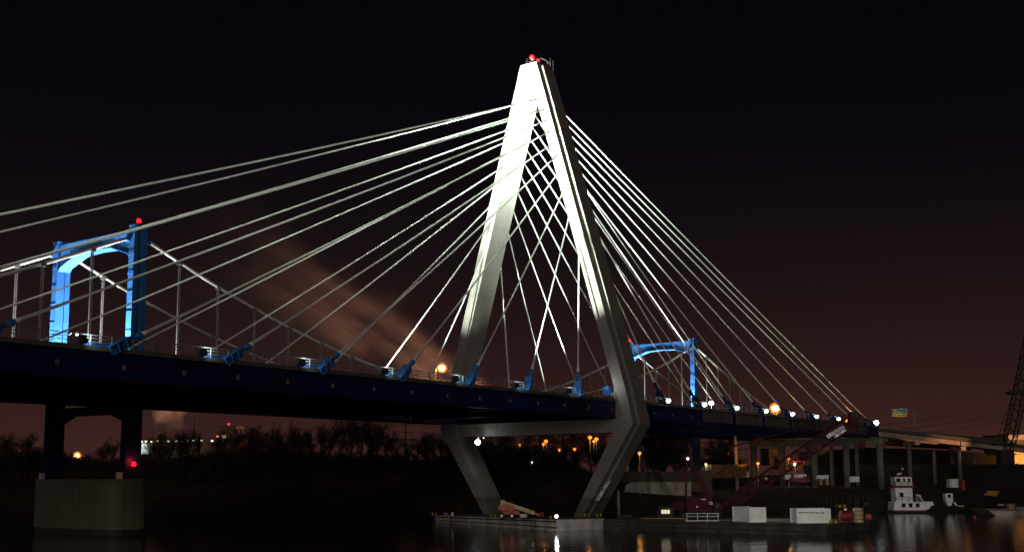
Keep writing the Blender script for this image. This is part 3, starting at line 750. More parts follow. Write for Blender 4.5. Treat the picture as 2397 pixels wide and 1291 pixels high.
# boom lift
u_b = 180.0
def P_(x, y, du=0): return PU(x, y, u_b+du)
base = P_(1196, 1207); base.z = ZB1+.05
bl = thing('boom_lift', 'orange boom lift with a cream boom resting low on the pale barge', 'boom lift', tuple(base))
m = MB(); pb(m, 1176, 1216, 1195, 1203, u_b, 2.0); m.build('chassis', M_orange, bl)
m = MB(); c, s, ax = pblock(1167, 1206, 1180, 1194, u_b+.1, 1.8)
zt, zb_ = c.z+s[2]/2, c.z-s[2]/2
m.prism([P_(1167, 1193), P_(1166, 1185), P_(1170, 1180), P_(1190, 1178.5), P_(1203, 1183), P_(1207, 1194)], H2*1.8); m.build('engine_cover', M_orange, bl)
for i, (x, du) in enumerate(((1174, -.3), (1198, -.3), (1174, 1.9), (1198, 1.9))):
    q = P_(x, 1203.5, du); q.z = ZB1+.55
    m = MB(); m.tube([q, q+H2*.42], [.5, .5], 16); wl = m.build('wheel', M_black, bl)
    m = MB(); m.tube([q-H2*.02, q+H2*.1], [.25, .25], 12); m.build('rim', M_white, wl)
m = MB(); m.bar(P_(1177, 1175, .9), P_(1251, 1200, .9), .55, .62); m.box(P_(1177, 1175.5, .9), (.7, .8, .9), (S2, H2, Z3)); m.build('boom', M_cream, bl)
m = MB(); m.bar(P_(1250, 1199.7, .9), P_(1264, 1205, .9), .3, .34); m.build('boom_extension', M_orange, bl)
m = MB(); c, s, ax = pblock(1263, 1272, 1199, 1207, u_b+.3, 1.1)
for dx in (-.5, .5):
    for dz in (0, .5, 1): m.bar(c+S2*dx*s[0]+Z3*(dz-.5)*s[2]-H2*.5, c+S2*dx*s[0]+Z3*(dz-.5)*s[2]+H2*.5, .06)
    for dy in (-.5, .5): m.bar(c+S2*dx*s[0]+H2*dy-Z3*s[2]/2, c+S2*dx*s[0]+H2*dy+Z3*s[2]/2, .06)
for dy in (-.5, .5):
    for dz in (0, .5, 1): m.bar(c-S2*s[0]/2+H2*dy+Z3*(dz-.5)*s[2], c+S2*s[0]/2+H2*dy+Z3*(dz-.5)*s[2], .06)
m.box(c-Z3*s[2]*.5, (s[0], 1, .06), ax); m.build('platform_cage', M_orange, bl)
# small things on the pale barge
def gear(name, label, cat, x0, x1, y0, y1, u, dep, mt, lid=None, grp=None):
    c, s, ax = pblock(x0, x1, y0, y1, u, dep); t = thing(name, label, cat, (c.x, c.y, c.z-s[2]/2), grp)
    m = MB(); m.box(c, s, ax); m.build('body', mt, t)
    m = MB(); m.box(c+Z3*(s[2]/2+.035), (s[0]+.08, s[1]+.08, .07), ax); m.build('lid', lid or M_dark, t)
    m = MB()
    for k in (-.35, .35): m.box(c+S2*k*s[0]-H2*(s[1]/2+.02), (.08, .05, s[2]*.9), ax)
    m.build('straps', M_dark, t) if False else m.build('strap', M_dark, t)
    return t
gear('job_box', 'grey steel job box on the pale barge right of the boom lift', 'tool box', 1217, 1234, 1201.5, 1209.5, 175, .9, M_steel)
gear('generator_set', 'small white generator at the left end of the pale barge', 'generator', 1056, 1062, 1198, 1205.5, 194, .8, M_white)
gear('generator_set', 'small red pump unit at the left end of the pale barge', 'pump', 1038, 1049, 1199, 1205.5, 196, .8, M_maroon)
c = PU(1077, 1206, 193)
t = thing('life_ring', 'red life ring on a short post near the left end of the pale barge', 'life ring', tuple(c))
m = MB(); ring = [c+Z3*1.55+(S2*math.cos(a)+Z3*math.sin(a))*.42 for a in [i*math.pi/8 for i in range(17)]]; m.tube(ring, .1, 8, False); m.build('ring', M_red, t, True)
m = MB(); m.tube([c+H2*.15, c+H2*.15+Z3*1.9], .06, 6); m.build('post', M_dark, t)

# white containers
def container(label, x0, x1, yt, yb, u, dep, yaw_):
    a = PU(x0, yb, u); a.z = ZB2+.05; c0 = PU(x1, yb, u); L = (c0-a).length*1.0
    X = (S2*math.cos(yaw_)+H2*math.sin(yaw_)); Y = Vector((-X.y, X.x, 0))
    if Y.dot(H2) < 0: Y = -Y
    zt = PU((x0+x1)/2, yt, u).z; h = zt-a.z
    t = thing('shipping_container', label, 'container', tuple(a))
    m = MB(); m.box(a+X*L/2+Y*dep/2+Z3*h/2, (L-.1, dep-.1, h-.1), (X, Y, Z3))
    n = int(L/.3)
    for i in range(n): m.box(a+X*(.2+i*(L-.4)/max(1, n-1))+Y*.03+Z3*h/2, (.13, .07, h-.3), (X, Y, Z3))
    m.build('corrugated_body', M_white, t)
    m = MB()
    for xx in (.06, L-.06):
        for yy in (.06, dep-.06): m.box(a+X*xx+Y*yy+Z3*h/2, (.14, .14, h), (X, Y, Z3))
    for yy in (.04, dep-.04):
        for zz in (.07, h-.07): m.box(a+X*L/2+Y*yy+Z3*zz, (L, .1, .12), (X, Y, Z3))
    m.build('corner_frame', M_white, t)
    m = MB(); m.box(a+X*(L-.0)+X*.0+Y*dep/2+Z3*h/2, (.12, dep-.3, h-.3), (X, Y, Z3)); d = m.build('door', M_white, t)
    m = MB()
    for k in (.25, .45, .55, .75): m.tube([a+X*(L+.1)+Y*dep*k+Z3*.3, a+X*(L+.1)+Y*dep*k+Z3*(h-.3)], .03, 6)
    m.build('lock_rod', M_dark, d)
    return t, a, X, Y, L, h
container('shorter plain white container on the crane barge', 1755, 1800, 1186, 1221, 160, 4.6, .35)
t, a, X, Y, L, h = container('long white container with a dark rail along its side on the crane barge', 1865, 1948, 1189, 1225, 157, 2.5, .10)
m = MB(); m.bar(a+X*.3-Y*.06+Z3*(h-.55), a+X*(L-.9)-Y*.06+Z3*(h-.65), .05, .1)
for i in range(6): m.box(a+X*(.6+i*.8)-Y*.06+Z3*(h-.52), (.1, .06, .12), (X, Y, Z3))
m.build('hose_rail', M_black, t)
def tank(label, x0, x1, yt, yb, u, mt, vert=True):
    c, s, ax = pblock(x0, x1, yt, yb, u, .1); c.z -= s[2]/2; c.z = max(c.z, ZB2); t = thing('storage_tank', label, 'tank', tuple(c))
    r = s[0]/2; top = c+Z3*s[2]
    if vert:
        m = MB(); m.tube([c, c+Z3*(s[2]-.12), top, top+Z3*.05], [r, r, r*.9, .2], 20); m.build('shell', mt, t)
        m = MB(); m.tube([top, top+Z3*.2], .16, 8); m.build('cap', M_dark, t)
        m = MB()
        for k in (.2, .5, .8): m.tube([c+Z3*s[2]*k-Z3*.04, c+Z3*s[2]*k+Z3*.04], r*1.02, 20)
        m.build('hoop', M_dark, t)
    else:
        r = s[2]*.46; q = c+Z3*(r+.15)
        m = MB(); m.tube([q-S2*s[0]/2, q-S2*(s[0]/2-.2), q+S2*(s[0]/2-.2), q+S2*s[0]/2], [r*.75, r, r, r*.75], 18); m.build('shell', mt, t)
        for k in (-.3, .3):
            m = MB(); m.box(c+S2*k*s[0]+Z3*.15, (.25, r*1.5, .3), (S2, H2, Z3)); m.build('cradle', M_dark, t)
        m = MB(); m.tube([q+Z3*r*.9, q+Z3*(r+.25)], .2, 10); m.build('hatch', M_white, t)
    return t
tank('dark red horizontal tank between the long container and the tan tank', 1966, 1995, 1193, 1221, 160, M_maroon, False)
tank('upright tan tank near the right end of the crane barge', 1998, 2022, 1188, 1221, 160, M_tan)
# ring of orange hose and a short rail
c = PU(2034, 1214, 164); c.z = ZB2+.1
t = thing('hose_reel', 'orange hose reel at the right end of the crane barge', 'hose reel', tuple(c))
m = MB()
for q in (-.25, .25): m.tube([c+Z3*.6+H2*q+(S2*math.cos(i*.5236)+Z3*math.sin(i*.5236))*.38 for i in range(13)], .06, 6, False)
m.build('reel', M_orange, t)
m = MB(); m.tube([c+Z3*.6-H2*.25, c+Z3*.6+H2*.25], .2, 12); m.build('hose', M_orange, t)
m = MB()
for s in (-.45, .45): m.bar(c+S2*s, c+Z3*.6, .08)
m.build('stand', M_dark, t)
rail = thing('guard_rail', 'white pipe guard rail at the near edge of the crane barge below the red crane', 'guard rail', tuple(onz(1645, 1216, ZB2)))
u_r = 166
m = MB()
for x in (1608, 1633, 1656, 1681): m.tube([PU(x, 1217.5, u_r), PU(x, 1200.5, u_r)], .05, 6)
m.build('posts', M_white, rail) if False else m.build('post_row', M_white, rail)
for y in (1200.5, 1207.5):
    m = MB(); m.tube([PU(1607, y, u_r), PU(1683, y, u_r)], .045, 6); m.build('rail', M_white, rail)
m = MB(); pb(m, 1605, 1684, 1216, 1219, u_r, .7); m.build('step_plate', M_steel, rail)
for i, (x0, x1, w_) in enumerate(((1500, 1605, 'left of the white guard rail'), (1686, 1752, 'between the guard rail and the shorter container'))):
    tag((lambda mm: (pb(mm, x0, x1, 1211.5 if i == 0 else 1215.5, 1213 if i == 0 else 1217, 169, .2), mm.build('edge_beam', M_yellow))[1])(MB()), 'yellow painted edge beam on the crane barge '+w_, 'edge beam', 'yellow edge beams')
# pickup-like site cabin with a lit window
cb = gear('site_cabin', 'small dark cabin with a lit window at the left end of the crane barge', 'cabin', 1541, 1576, 1187, 1210, 172, 2.0, M_dark)
m = MB(); pb(m, 1548.5, 1568, 1192, 1201, 171.93, .05); wn = m.build('window', E_cabw, cb)
for x in (1554, 1561):
    m = MB(); pb(m, x, x+.8, 1192, 1201, 171.87, .05); m.build('window_bar', M_black, wn)
gear('crate', 'low dark crate on the crane barge near the pylon foot', 'crate', 1452, 1480, 1205, 1211, 176, 1.2, M_dark)

# unseen spots added on the near shore to brighten the moored craft
lamp('SPOT', 'shore_fill', UV(-12, 18, 9.5), 210000, (1, .95, .90), PU(1960, 1200, 175), 19, .7, .5)
lamp('SPOT', 'shore_fill', UV(-12, -6, 9.5), 60000, (1, .92, .88), PU(1230, 1222, 172), 13, .8, .5)

# ------------------------------------------------------------------ red crawler crane
uc = 178.0
def Q(x, y, du=0): return PU(x, y, uc+du)
b0 = Q(1640, 1213); b0.z = ZB2+.05
cr_ = thing('crawler_crane', 'big dark red lattice boom crawler crane on the rusty barge', 'crane', tuple(b0))
for du in (-2.2, 2.6):
    m = MB(); A_ = Q(1588, 1210, du); A_.z = ZB2+.06; B_ = Q(1690, 1210, du); B_.z = ZB2+.06
    X = (B_-A_).normalized(); L = (B_-A_).length
    prof = [(.5, 0), (L-.5, 0), (L, .35), (L, .75), (L-.45, 1.1), (.45, 1.1), (0, .75), (0, .35)]
    m.prism([A_+X*x+Z3*z for x, z in prof], H2*1.0); tr = m.build('crawler_track', M_black, cr_)
    for i in range(6):
        q = A_+X*(.9+i*(L-1.8)/5)+Z3*.5-H2*.03; m = MB(); m.tube([q, q+H2*.1], .32, 10); m.build('roller', M_dark, tr)
m = MB(); pb(m, 1600, 1672, 1199, 1204, uc-.6, 3.2); m.build('turntable', M_dark, cr_)
m = MB(); pb(m, 1607, 1668, 1163, 1197.5, uc-1.2, 3.6); hs = m.build('machinery_house', M_red, cr_)
m = MB()
for a_ in ((1618, 1634, 1170, 1194), (1637, 1652, 1170, 1194)): pb(m, *a_, uc-1.28, .08)
m.build('side_doors', M_red, hs) if False else m.build('side_door', M_red, hs)
m = MB(); pb(m, 1641, 1652, 1166.5, 1168.5, uc-1.35, .04); pb(m, 1659, 1668, 1173.5, 1175, uc-1.27, .04); pb(m, 1660, 1669, 1177.5, 1179, uc-1.27, .04); pb(m, 1630, 1634, 1183, 1186.5, uc-1.4, .04)
m.build('pale_decals', M_white, hs) if False else m.build('decal', M_white, hs)
m = MB(); pb(m, 1576, 1602, 1175, 1194, uc-1.0, 3.2); m.build('counterweight', M_red, cr_)
m = MB(); c, s, ax = pblock(1671, 1690, 1174, 1196, uc-1.2, 1.4)
m.prism([Q(1671, 1196, -1.2), Q(1691, 1196, -1.2), Q(1690, 1185, -1.2), Q(1684, 1174, -1.2), Q(1671, 1174, -1.2)], H2*1.4); cab = m.build('cab', M_red, cr_)
m = MB(); m.prism([Q(1676, 1187, -1.25), Q(1687.5, 1187, -1.25), Q(1683, 1176, -1.25), Q(1676, 1176, -1.25)], H2*.06); m.build('window', M_glass, cab)
# gantry and mast
for du, nm in ((-.9, 'g'), (1.6, 'g')):
    m = MB(); m.bar(Q(1605.5, 1165, du), Q(1606.5, 1071, du), .32); m.build('gantry_leg', M_red, cr_)
    m = MB(); m.bar(Q(1663, 1164, du), Q(1611, 1071, du), .42, .5); m.bar(Q(1654, 1164, du), Q(1618, 1100, du), .2)
    for k in range(6):
        f = k/6; m.bar(Q(1663-52*f, 1164-93*f, du), Q(1654-36*min(1, f+.16), 1164-64*min(1, f+.16), du), .12)
    m.build('live_mast', M_red, cr_)
m = MB(); m.box(Q(1607, 1071, .3), (1.3, 3.2, .8), (S2, H2, Z3)); m.build('gantry_head', M_red, cr_)
# boom
BB, BT = Q(1690, 1189, -.2), Q(1998, 981, 2.5)
D = (BT-BB).normalized(); Wd = H2.copy(); Up = Wd.cross(D).normalized()
if Up.z < 0: Up = -Up
LB = (BT-BB).length; N = 30
def bw(f): return .35+.62*min(1, f/.14)*min(1, (1-f)/.06+.35) if f < 1 else .45
m = MB()
st = []
for i in range(N+1):
    f = i/N; c = BB+D*LB*f; hh = bw(min(f, .999)); st.append([c+Up*hh*a+Wd*hh*b for a, b in ((1, 1), (1, -1), (-1, -1), (-1, 1))])
for i in range(N):
    for k in range(4):
        m.bar(st[i][k], st[i+1][k], .13)
        m.bar(st[i][k], st[i+1][(k+1) % 4] if i % 2 else st[i+1][k], .07)
        m.bar(st[i][k] if i % 2 else st[i][(k+1) % 4], st[i+1][(k+1) % 4] if i % 2 else st[i+1][k], .08)
    for k in range(4): m.bar(st[i+1][k], st[i+1][(k+1) % 4], .07)
m.build('lattice_boom', M_red, cr_)
m = MB(); m.prism([Q(1990, 992, 1.8), Q(2004, 992, 1.8), Q(2034, 984, 1.8), Q(2022, 974, 1.8), Q(2008, 963, 1.8), Q(1990, 963, 1.8)], H2*1.6); bh = m.build('boom_head', M_red, cr_)
m = MB()
for x, y in ((2016, 984), (2001, 972)): q = Q(x, y, 1.6); m.tube([q, q+H2*2], .5, 14)
m.build('sheave', M_dark, bh)
for du in (-.6, 1.3):
    m = MB(); m.tube([Q(1608, 1070, du), Q(1800, 1021 if du < 0 else 1024, du+1), Q(1996, 966, du+2)], .055, 5, False); m.build('pendant_line', M_dark, cr_)
    m = MB(); m.tube([Q(1662, 1166, du), Q(1800, 1100, du+1), Q(2002, 975, du+2)], .035, 4, False); m.build('hoist_line', M_dark, cr_)
m = MB(); m.bar(Q(1758, 1034, .2), Q(1786, 1026, .4), .7, .5); m.build('spreader_bar', M_red, cr_)
m = MB(); m.tube([Q(2018, 984, 2.5), Q(2018, 1030, 2.5)], .03, 4, False); m.build('hook_line', M_dark, cr_)
m = MB(); q = Q(2018, 1040, 2.5); m.prism([q+S2*a+Z3*b-H2*.25 for a, b in ((-.45, .5), (.45, .5), (.5, -.3), (.2, -.7), (-.2, -.7), (-.5, -.3))], H2*.5); m.build('hook_block', M_red, cr_)
sgn = MB(); ang = D
pc = Q(1957, 1010, 1.2)
sgn.box(pc+Up*.12, (3.4, .06, .62), (D, H2, Up)); plate = sgn.build('sign_plate', M_white, cr_)
s2 = MB(); s2.box(pc-Up*.55+D*.45, (2.2, .06, .42), (D, H2, Up)); s2.build('sign_plate', M_white, cr_)
Xt = (D-H2*D.dot(H2)).normalized(); Zt = H2.cross(Xt) if H2.cross(Xt).z > 0 else -H2.cross(Xt)
def plate_words(txt, p, size):
    o = words(txt, 1957, 1010, uc, size, M_black, cr_, None, (Xt, Zt)); mw_ = o.matrix_basis.copy(); mw_.translation = p-H2*.09; o.matrix_basis = mw_
plate_words('MANITOWOC', pc+Up*.12, .58)
# work lamp on the gantry head, lighting the deck
q = Q(1610, 1072.5, -1.6); t = thing('work_light', 'small white work light on the red crane gantry head', 'lamp', tuple(q))
m = MB(); m.ball(q, .17); m.build('lens', E_white, t, True); m = MB(); m.box(q+H2*.15, (.35, .3, .3), (S2, H2, Z3)); m.build('hood', M_dark, t)
lamp('SPOT', 'work_beam', q-H2*3, 12000, (1, .96, .92), PU(1850, 1205, 168), 60, .8, .3, t)

# ------------------------------------------------------------------ boats on the right
ut = 240.0
def T_(x, y, du=0): return PU(x, y, ut+du)
p0 = T_(2135, 1201); p0.z = 0
tug = thing('towboat', 'white three deck river towboat with dark red trim moored by the far bank', 'boat', tuple(p0))
def tb(m, x0, x1, yt, yb, du, dep): pb(m, x0, x1, yt, yb, ut+du, dep)
m = MB(); m.prism([T_(2080, 1205.5), T_(2206, 1205.5), T_(2214, 1196), T_(2074, 1196.5)], H2*5.0); m.build('hull', M_black, tug)
m = MB(); tb(m, 2092, 2166, 1193, 1196.4, .55, 4.2); m.build('red_band', M_maroon, tug)
m = MB(); m.prism([T_(2093, 1193, .6), T_(2166, 1193, .6), T_(2176, 1189, .6), T_(2184, 1173.5, .6), T_(2093, 1173.5, .6)], H2*4.0); dk = m.build('main_deckhouse', M_white, tug)
def win(par, x0, x1, yt, yb, du, lit=None):
    m = MB(); tb(m, x0, x1, yt, yb, du, .05); o = m.build('window', lit or M_glass, par)
    m = MB()
    for a_ in ((x0-.5, x0, yt-.5, yb+.5), (x1, x1+.5, yt-.5, yb+.5), (x0, x1, yt-.5, yt), (x0, x1, yb, yb+.5)): tb(m, *a_, du-.03, .05)
    m.build('frame', M_steel, o)
for x in (2111.5, 2128, 2144.5): win(dk, x, x+8, 1177, 1186, .54)
m = MB(); tb(m, 2097, 2137, 1141, 1173, 1.2, 3.0); d2 = m.build('upper_deckhouse', M_white, tug)
win(d2, 2106.5, 2115, 1152, 1161, 1.14)
m = MB(); tb(m, 2090, 2141, 1135.4, 1140.6, .7, 4.0); m.build('red_deck_edge', M_maroon, tug)
m = MB(); m.prism([T_(2097.5, 1135, 1.2), T_(2136, 1135, 1.2), T_(2133, 1115.5, 1.2), T_(2094, 1115.5, 1.2)], H2*3.0); ph = m.build('pilothouse', M_white, tug)
for x0, x1 in ((2099, 2107.5), (2114.5, 2118.5), (2126, 2131)): win(ph, x0, x1, 1118.5, 1126.5, 1.12)
m = MB(); tb(m, 2091, 2136, 1113.2, 1115.3, .9, 3.7); m.build('pilothouse_roof', M_maroon, tug)
m = MB()
for y in (1161.5, 1166.5): tb(m, 2097, 2160, y, y+.9, .75, .08)
for x in (2097, 2112, 2127, 2142, 2158): tb(m, x, x+.9, 1161.5, 1173, .75, .08)
for y in (1127, 1131): tb(m, 2096, 2139, y, y+.8, .75, .08)
for x in (2096, 2110, 2124, 2138): tb(m, x, x+.8, 1127, 1136, .75, .08)
m.build('railing', M_dark, tug)
m = MB(); m.prism([T_(2158, 1173, 2), T_(2163, 1173, 2), T_(2154, 1157, 2), T_(2150, 1157, 2)], H2*.5); m.build('stair', M_white, tug)
m = MB(); q = T_(2147, 1173, 2.2); m.tube([q, q+Z3*.9, q+Z3*1.25], [.42, .42, .3], 12); st_ = m.build('exhaust_stack', M_tan, tug, True)
m = MB(); m.tube([q+Z3*1.25, q+Z3*1.6], [.2, .22], 10); m.build('cap', M_white, st_)
m = MB(); m.tube([T_(2113, 1114, 2), T_(2113, 1094, 2)], .06, 6); m.tube([T_(2105, 1107, 2), T_(2121, 1107, 2)], .05, 6); m.build('mast', M_dark, tug)
m = MB(); m.tube([T_(2100, 1109.5, 1.8), T_(2109.5, 1107, 1.8)], .20, 8); m.build('radar_bar', M_white, tug)
m = MB(); m.ball(T_(2112.5, 1096.5, 1.9), .22); m.build('antenna_dome', M_white, tug, True)
m = MB(); m.prism([T_(2178, 1182, 1), T_(2186, 1182, 1), T_(2184, 1173, 1), T_(2178, 1173, 1)], H2*3.6); m.build('bow_knee', M_white, tug)

ut = 246.0
p0 = T_(2240, 1198); p0.z = 0
wk = thing('workboat', 'small white workboat with a tall narrow wheelhouse right of the towboat', 'boat', tuple(p0))
m = MB(); m.prism([T_(2206, 1203.5), T_(2256, 1203.5), T_(2262, 1194), T_(2203, 1195)], H2*2.6); m.build('hull', M_black, wk)
m = MB(); m.prism([T_(2227, 1194.5, .2), T_(2257, 1194.5, .2), T_(2257, 1191.5, .2), T_(2227, 1190, .2)], H2*2.2); m.build('deck_coaming', M_white, wk)
m = MB(); tb(m, 2244, 2257, 1182.5, 1191, .3, 1.6); m.build('engine_box', M_white, wk)
m = MB(); m.prism([T_(2215, 1174, .5), T_(2231.5, 1174, .5), T_(2230, 1153.5, .5), T_(2212.5, 1153.5, .5)], H2*1.6); wh = m.build('wheelhouse', M_white, wk)
win(wh, 2219, 2225.5, 1156.5, 1163, .44)
m = MB(); m.prism([T_(2219, 1187, .7), T_(2226, 1187, .7), T_(2229, 1174.5, .7), T_(2217, 1174.5, .7)], H2*1.2); m.build('pedestal', M_white, wk)
m = MB(); tb(m, 2214, 2228, 1186, 1195, .5, 1.8); m.build('lower_cabin', M_maroon, wk)
m = MB(); m.prism([T_(2237, 1182, .6), T_(2241, 1182, .6), T_(2236, 1174, .6), T_(2232, 1174, .6)], H2*.8); m.build('windscreen', M_white, wk)

ut = 222.0
p0 = T_(2330, 1207); p0.z = 0
rb = thing('deck_barge', 'grey deck barge with machinery running out of the right side of the photo', 'barge', tuple(p0))
m = MB(); m.prism([T_(2333, 1207.5), T_(2560, 1214), T_(2560, 1193), T_(2310, 1191)], H2*8); m.build('hull', M_barge, rb)
m = MB(); m.bar(T_(2311, 1193, -.06), T_(2560, 1195, -.06), .1, .16); m.build('rubbing_strake', M_dark, rb)
def gear2(name, label, cat, x0, x1, y0, y1, du, dep, mt): return gear(name, label, cat, x0, x1, y0, y1, ut+du, dep, mt)
q = T_(2343, 1191, 2)
t = thing('mooring_buoy', 'red buoy with a white top lying on the grey barge at the right edge', 'buoy', tuple(q))
m = MB(); m.tube([q, q+Z3*.3, q+Z3*.9, q+Z3*1.2], [.75, .9, .7, .3], 14); m.build('float', M_red, t, True)
m = MB(); m.tube([q+Z3*.85, q+Z3*1.02], [.74, .62], 14); m.build('white_band', M_white, t, True)
gear2('winch', 'tan winch housing on the grey barge at the right edge', 'winch', 2359, 2376, 1178, 1191, 2, 1.4, M_tan)
gear2('deck_locker', 'pale deck locker at the right end of the grey barge', 'locker', 2379, 2420, 1185, 1192, 2, 1.6, M_wallw)
q = PU(2282, 1209.5, 214); q.z = .05
t = thing('marker_buoy', 'tiny orange marker buoy afloat between the workboat and the right barge', 'buoy', tuple(q))
m = MB(); m.ball(q+Z3*.15, .3); m.build('float', M_orange, t, True)
m = MB(); m.tube([q+Z3*.4, q+Z3*.62], .05, 6); m.build('lifting_eye', M_dark, t)

# ------------------------------------------------------------------ things on the right bank
ut = 262
gear('portable_cabin', 'white portable cabin on the bank above the workboat', 'cabin', 2224, 2244, 1120, 1140, 268, 2.2, M_white)
q = PU(2254, 1140, 267); t = thing('storage_tank', 'dark red upright tank right of the white portable cabin', 'tank', tuple(q))
m = MB(); m.tube([q-Z3*.6, q+Z3*1.7, q+Z3*1.95], [.75, .75, .4], 14); m.build('shell', M_maroon, t)
m = MB(); m.tube([q+Z3*1.95, q+Z3*2.2], .12, 8); m.build('cap', M_dark, t)
t = thing('stacked_beams', 'stack of yellow steel beams on the bank above the right barge', 'steel beams', tuple(PU(2320, 1158, 258)))
for k in range(4):
    m = MB(); a_ = PU(2304+k*2.5, 1156.5-k*2.6, 256+k*1.2); b_ = PU(2333+k*1.6, 1159-k*3.2, 256+k*1.2); m.bar(a_, b_, .22, .22); m.build('beam', M_yellow, t)
rs = random.Random(9)
for i, (x0, x1, y0, y1, u, mt, nm, lab, cat) in enumerate((
    (1748, 1754, 1103, 1116, 300, M_white, 'site_cabinet', 'narrow white cabinet at the foot of the leftmost round column', 'cabinet'),
    (1838, 1852, 1110, 1121, 292, M_white, 'box_trailer', 'short white trailer between the second and third bridge columns', 'trailer'),
    (1860, 1888, 1109, 1118, 294, M_white, 'box_trailer', 'longer white trailer left of the third bridge column', 'trailer'),
    (1912, 1940, 1111, 1122, 296, M_white, 'box_trailer', 'white trailer right of the third bridge column', 'trailer'),
    (1990, 2012, 1114, 1127, 292, M_white, 'box_trailer', 'white trailer between the fourth and fifth bridge columns', 'trailer'),
    (1919, 1926, 1120, 1134, 278, M_tan, 'tool_crate', 'left of two tan crates by the third bridge column', 'crate'),
    (1933, 1941, 1120, 1134, 278, M_tan, 'tool_crate', 'right of two tan crates by the third bridge column', 'crate'),
    (1790, 1796, 1116, 1122, 288, M_white, 'tool_crate', 'small white crate just right of the first bridge column', 'crate'),
    (1956, 1980, 1180, 1186, 247, M_yellow, 'spreader_frame', 'yellow steel frame on the bank behind the maroon tank', 'frame'),
    (2028, 2034, 1174, 1182, 247, M_yellow, 'valve_box', 'small yellow box on the bank left of the towboat', 'box'))):
    gear(nm, lab, cat, x0, x1, y0, y1, u, 1.6, mt)
t = thing('dumper_truck', 'maroon truck parked under the bridge between white trailers', 'truck', tuple(PU(1870, 1132, 285)))
m = MB(); pb(m, 1853, 1886, 1117, 1128, 285, 2.2); m.build('body', M_maroon, t)
m = MB(); pb(m, 1886.5, 1897, 1114, 1128, 285, 2.2); cbn = m.build('cab', M_maroon, t)
m = MB(); pb(m, 1889, 1896, 1116, 1120, 284.94, .05); m.build('window', M_glass, cbn)
for x in (1858, 1866, 1891):
    q = PU(x, 1129.5, 284.9); m = MB(); m.tube([q, q+H2*.35], .5, 14); m.build('wheel', M_black, t)
# timber piles along the bank
for i in range(13):
    x = 1915+i*9.5+rs.uniform(-3, 3); q = PU(x, 1172+rs.uniform(-3, 3), 246); t = MB(); h = rs.uniform(.5, 1.8)
    t.tube([(q.x, q.y, -.4), (q.x, q.y, q.z+h*.5), (q.x+.05, q.y, q.z+h*.5+.12)], [.2, .17, .1], 8)
    tag(t.build('timber_pile', M_trunk, None, True), 'short timber pile standing along the bank behind the crane barge', 'pile', 'timber piles along the bank')
for x, y0, y1 in ((1449, 1147, 1190),):
    q = PU(x, y1, 236); t = MB(); tp = PU(x-1.5, y0, 236); t.tube([(q.x, q.y, -1), tp, tp+Z3*.15], [.36, .33, .2], 12)
    tag(t.build('timber_pile', M_tan, None, True), 'tall pale mooring pile just right of the near pylon leg', 'pile')
# staff gauge painted board on the near pylon leg
gauge = MB(); gx = -2.86
def lg(y, z): return Vector((gx, y, z))
ga, gb = on(1397, 1170.5, 0, gx), on(1425, 1123.5, 0, gx)
gd = gb-ga; wv_ = Vector((0, -.95, 0))
gauge.prism([ga-wv_*.5, ga+wv_*.5, gb+wv_*.5, gb-wv_*.5], (-.04, 0, 0)); gg = gauge.build('depth_gauge', M_white, L_near)
m = MB()
for i in range(21):
    f = (i+.3)/21; p = ga+gd*f-wv_*.5+Vector((-.06, 0, 0)); m.box(p+wv_*.17, (.03, .34 if i % 5 else .5, .10))
m.build('gauge_ticks', M_black, gg) if False else m.build('tick_marks', M_black, gg)
for txt, f in (('15', .1), ('20', .52), ('25', .92)):
    o = words(txt, 1400, 1150, 200, 1.0, M_black, gg, None, (Vector((0, -1, 0)), Z3)); mw_ = o.matrix_basis.copy(); mw_.translation = ga+gd*f+Vector((-.06, -.05, 0))+wv_*.15; o.matrix_basis = mw_; o.matrix_parent_inverse = Matrix.Identity(4)
# portable toilet on the deck
q = on(1422, 931, 1, -16.6); q.z = 21.7
t = thing('portable_toilet', 'blue portable toilet on the bridge deck just left of the near pylon leg', 'portable toilet', tuple(q))
m = MB(); m.box(q+Z3*1.2, (1.15, 1.15, 2.1)); m.build('cabin', M_blue, t)
m = MB(); m.box(q+Z3*2.3, (1.25, 1.25, .12)); m.box(q+Z3*2.4, (.9, .9, .12)); m.build('roof', M_blue, t)
m = MB(); m.box(q+Z3*1.15+Vector((-.6, 0, 0)), (.06, .85, 1.85)); m.build('door', M_blued, t)
lamp('POINT', 'lamp_light', q+Vector((-2.5, -1.2, 2.6)), 260, (.8, .9, 1), rad=.2)

# ------------------------------------------------------------------ dark lattice crane at the right edge
ul = 300.0
def W_(x, y, du=0): return PU(x, y, ul+du)
q = W_(2352, 1085); t = thing('lattice_crane', 'tall dark lattice boom crane leaning out of the right side of the photo', 'crane', (q.x, q.y, 5))
A_, B_ = W_(2356, 1066), W_(2420, 760); D = (B_-A_).normalized(); L = (B_-A_).length; Up = H2.cross(D).normalized()
m = MB(); N = 26; prev = None
for i in range(N+1):
    f = i/N; hw = 1.32*min(1, .45+f*4); c = A_+D*L*f
    cs = [c+Up*hw*a+H2*hw*b for a, b in ((1, 1), (1, -1), (-1, -1), (-1, 1))]
    if prev:
        for k in range(4):
            m.bar(prev[k], cs[k], .24); m.bar(prev[k], cs[(k+1) % 4], .13) if i % 2 else m.bar(prev[(k+1) % 4], cs[k], .13); m.bar(cs[k], cs[(k+1) % 4], .13)
    prev = cs
m.build('lattice_boom', M_dark, t)
m = MB(); pb(m, 2376-9, 2376+24, 914, 921, ul-1.5, 3.4); m.build('boom_joint', M_dark, t)
m = MB(); pb(m, 2333, 2380, 1036, 1041, ul-1, 3); pb(m, 2345, 2376, 1052, 1085, ul-1, 3.4); m.build('upper_works', M_dark, t)
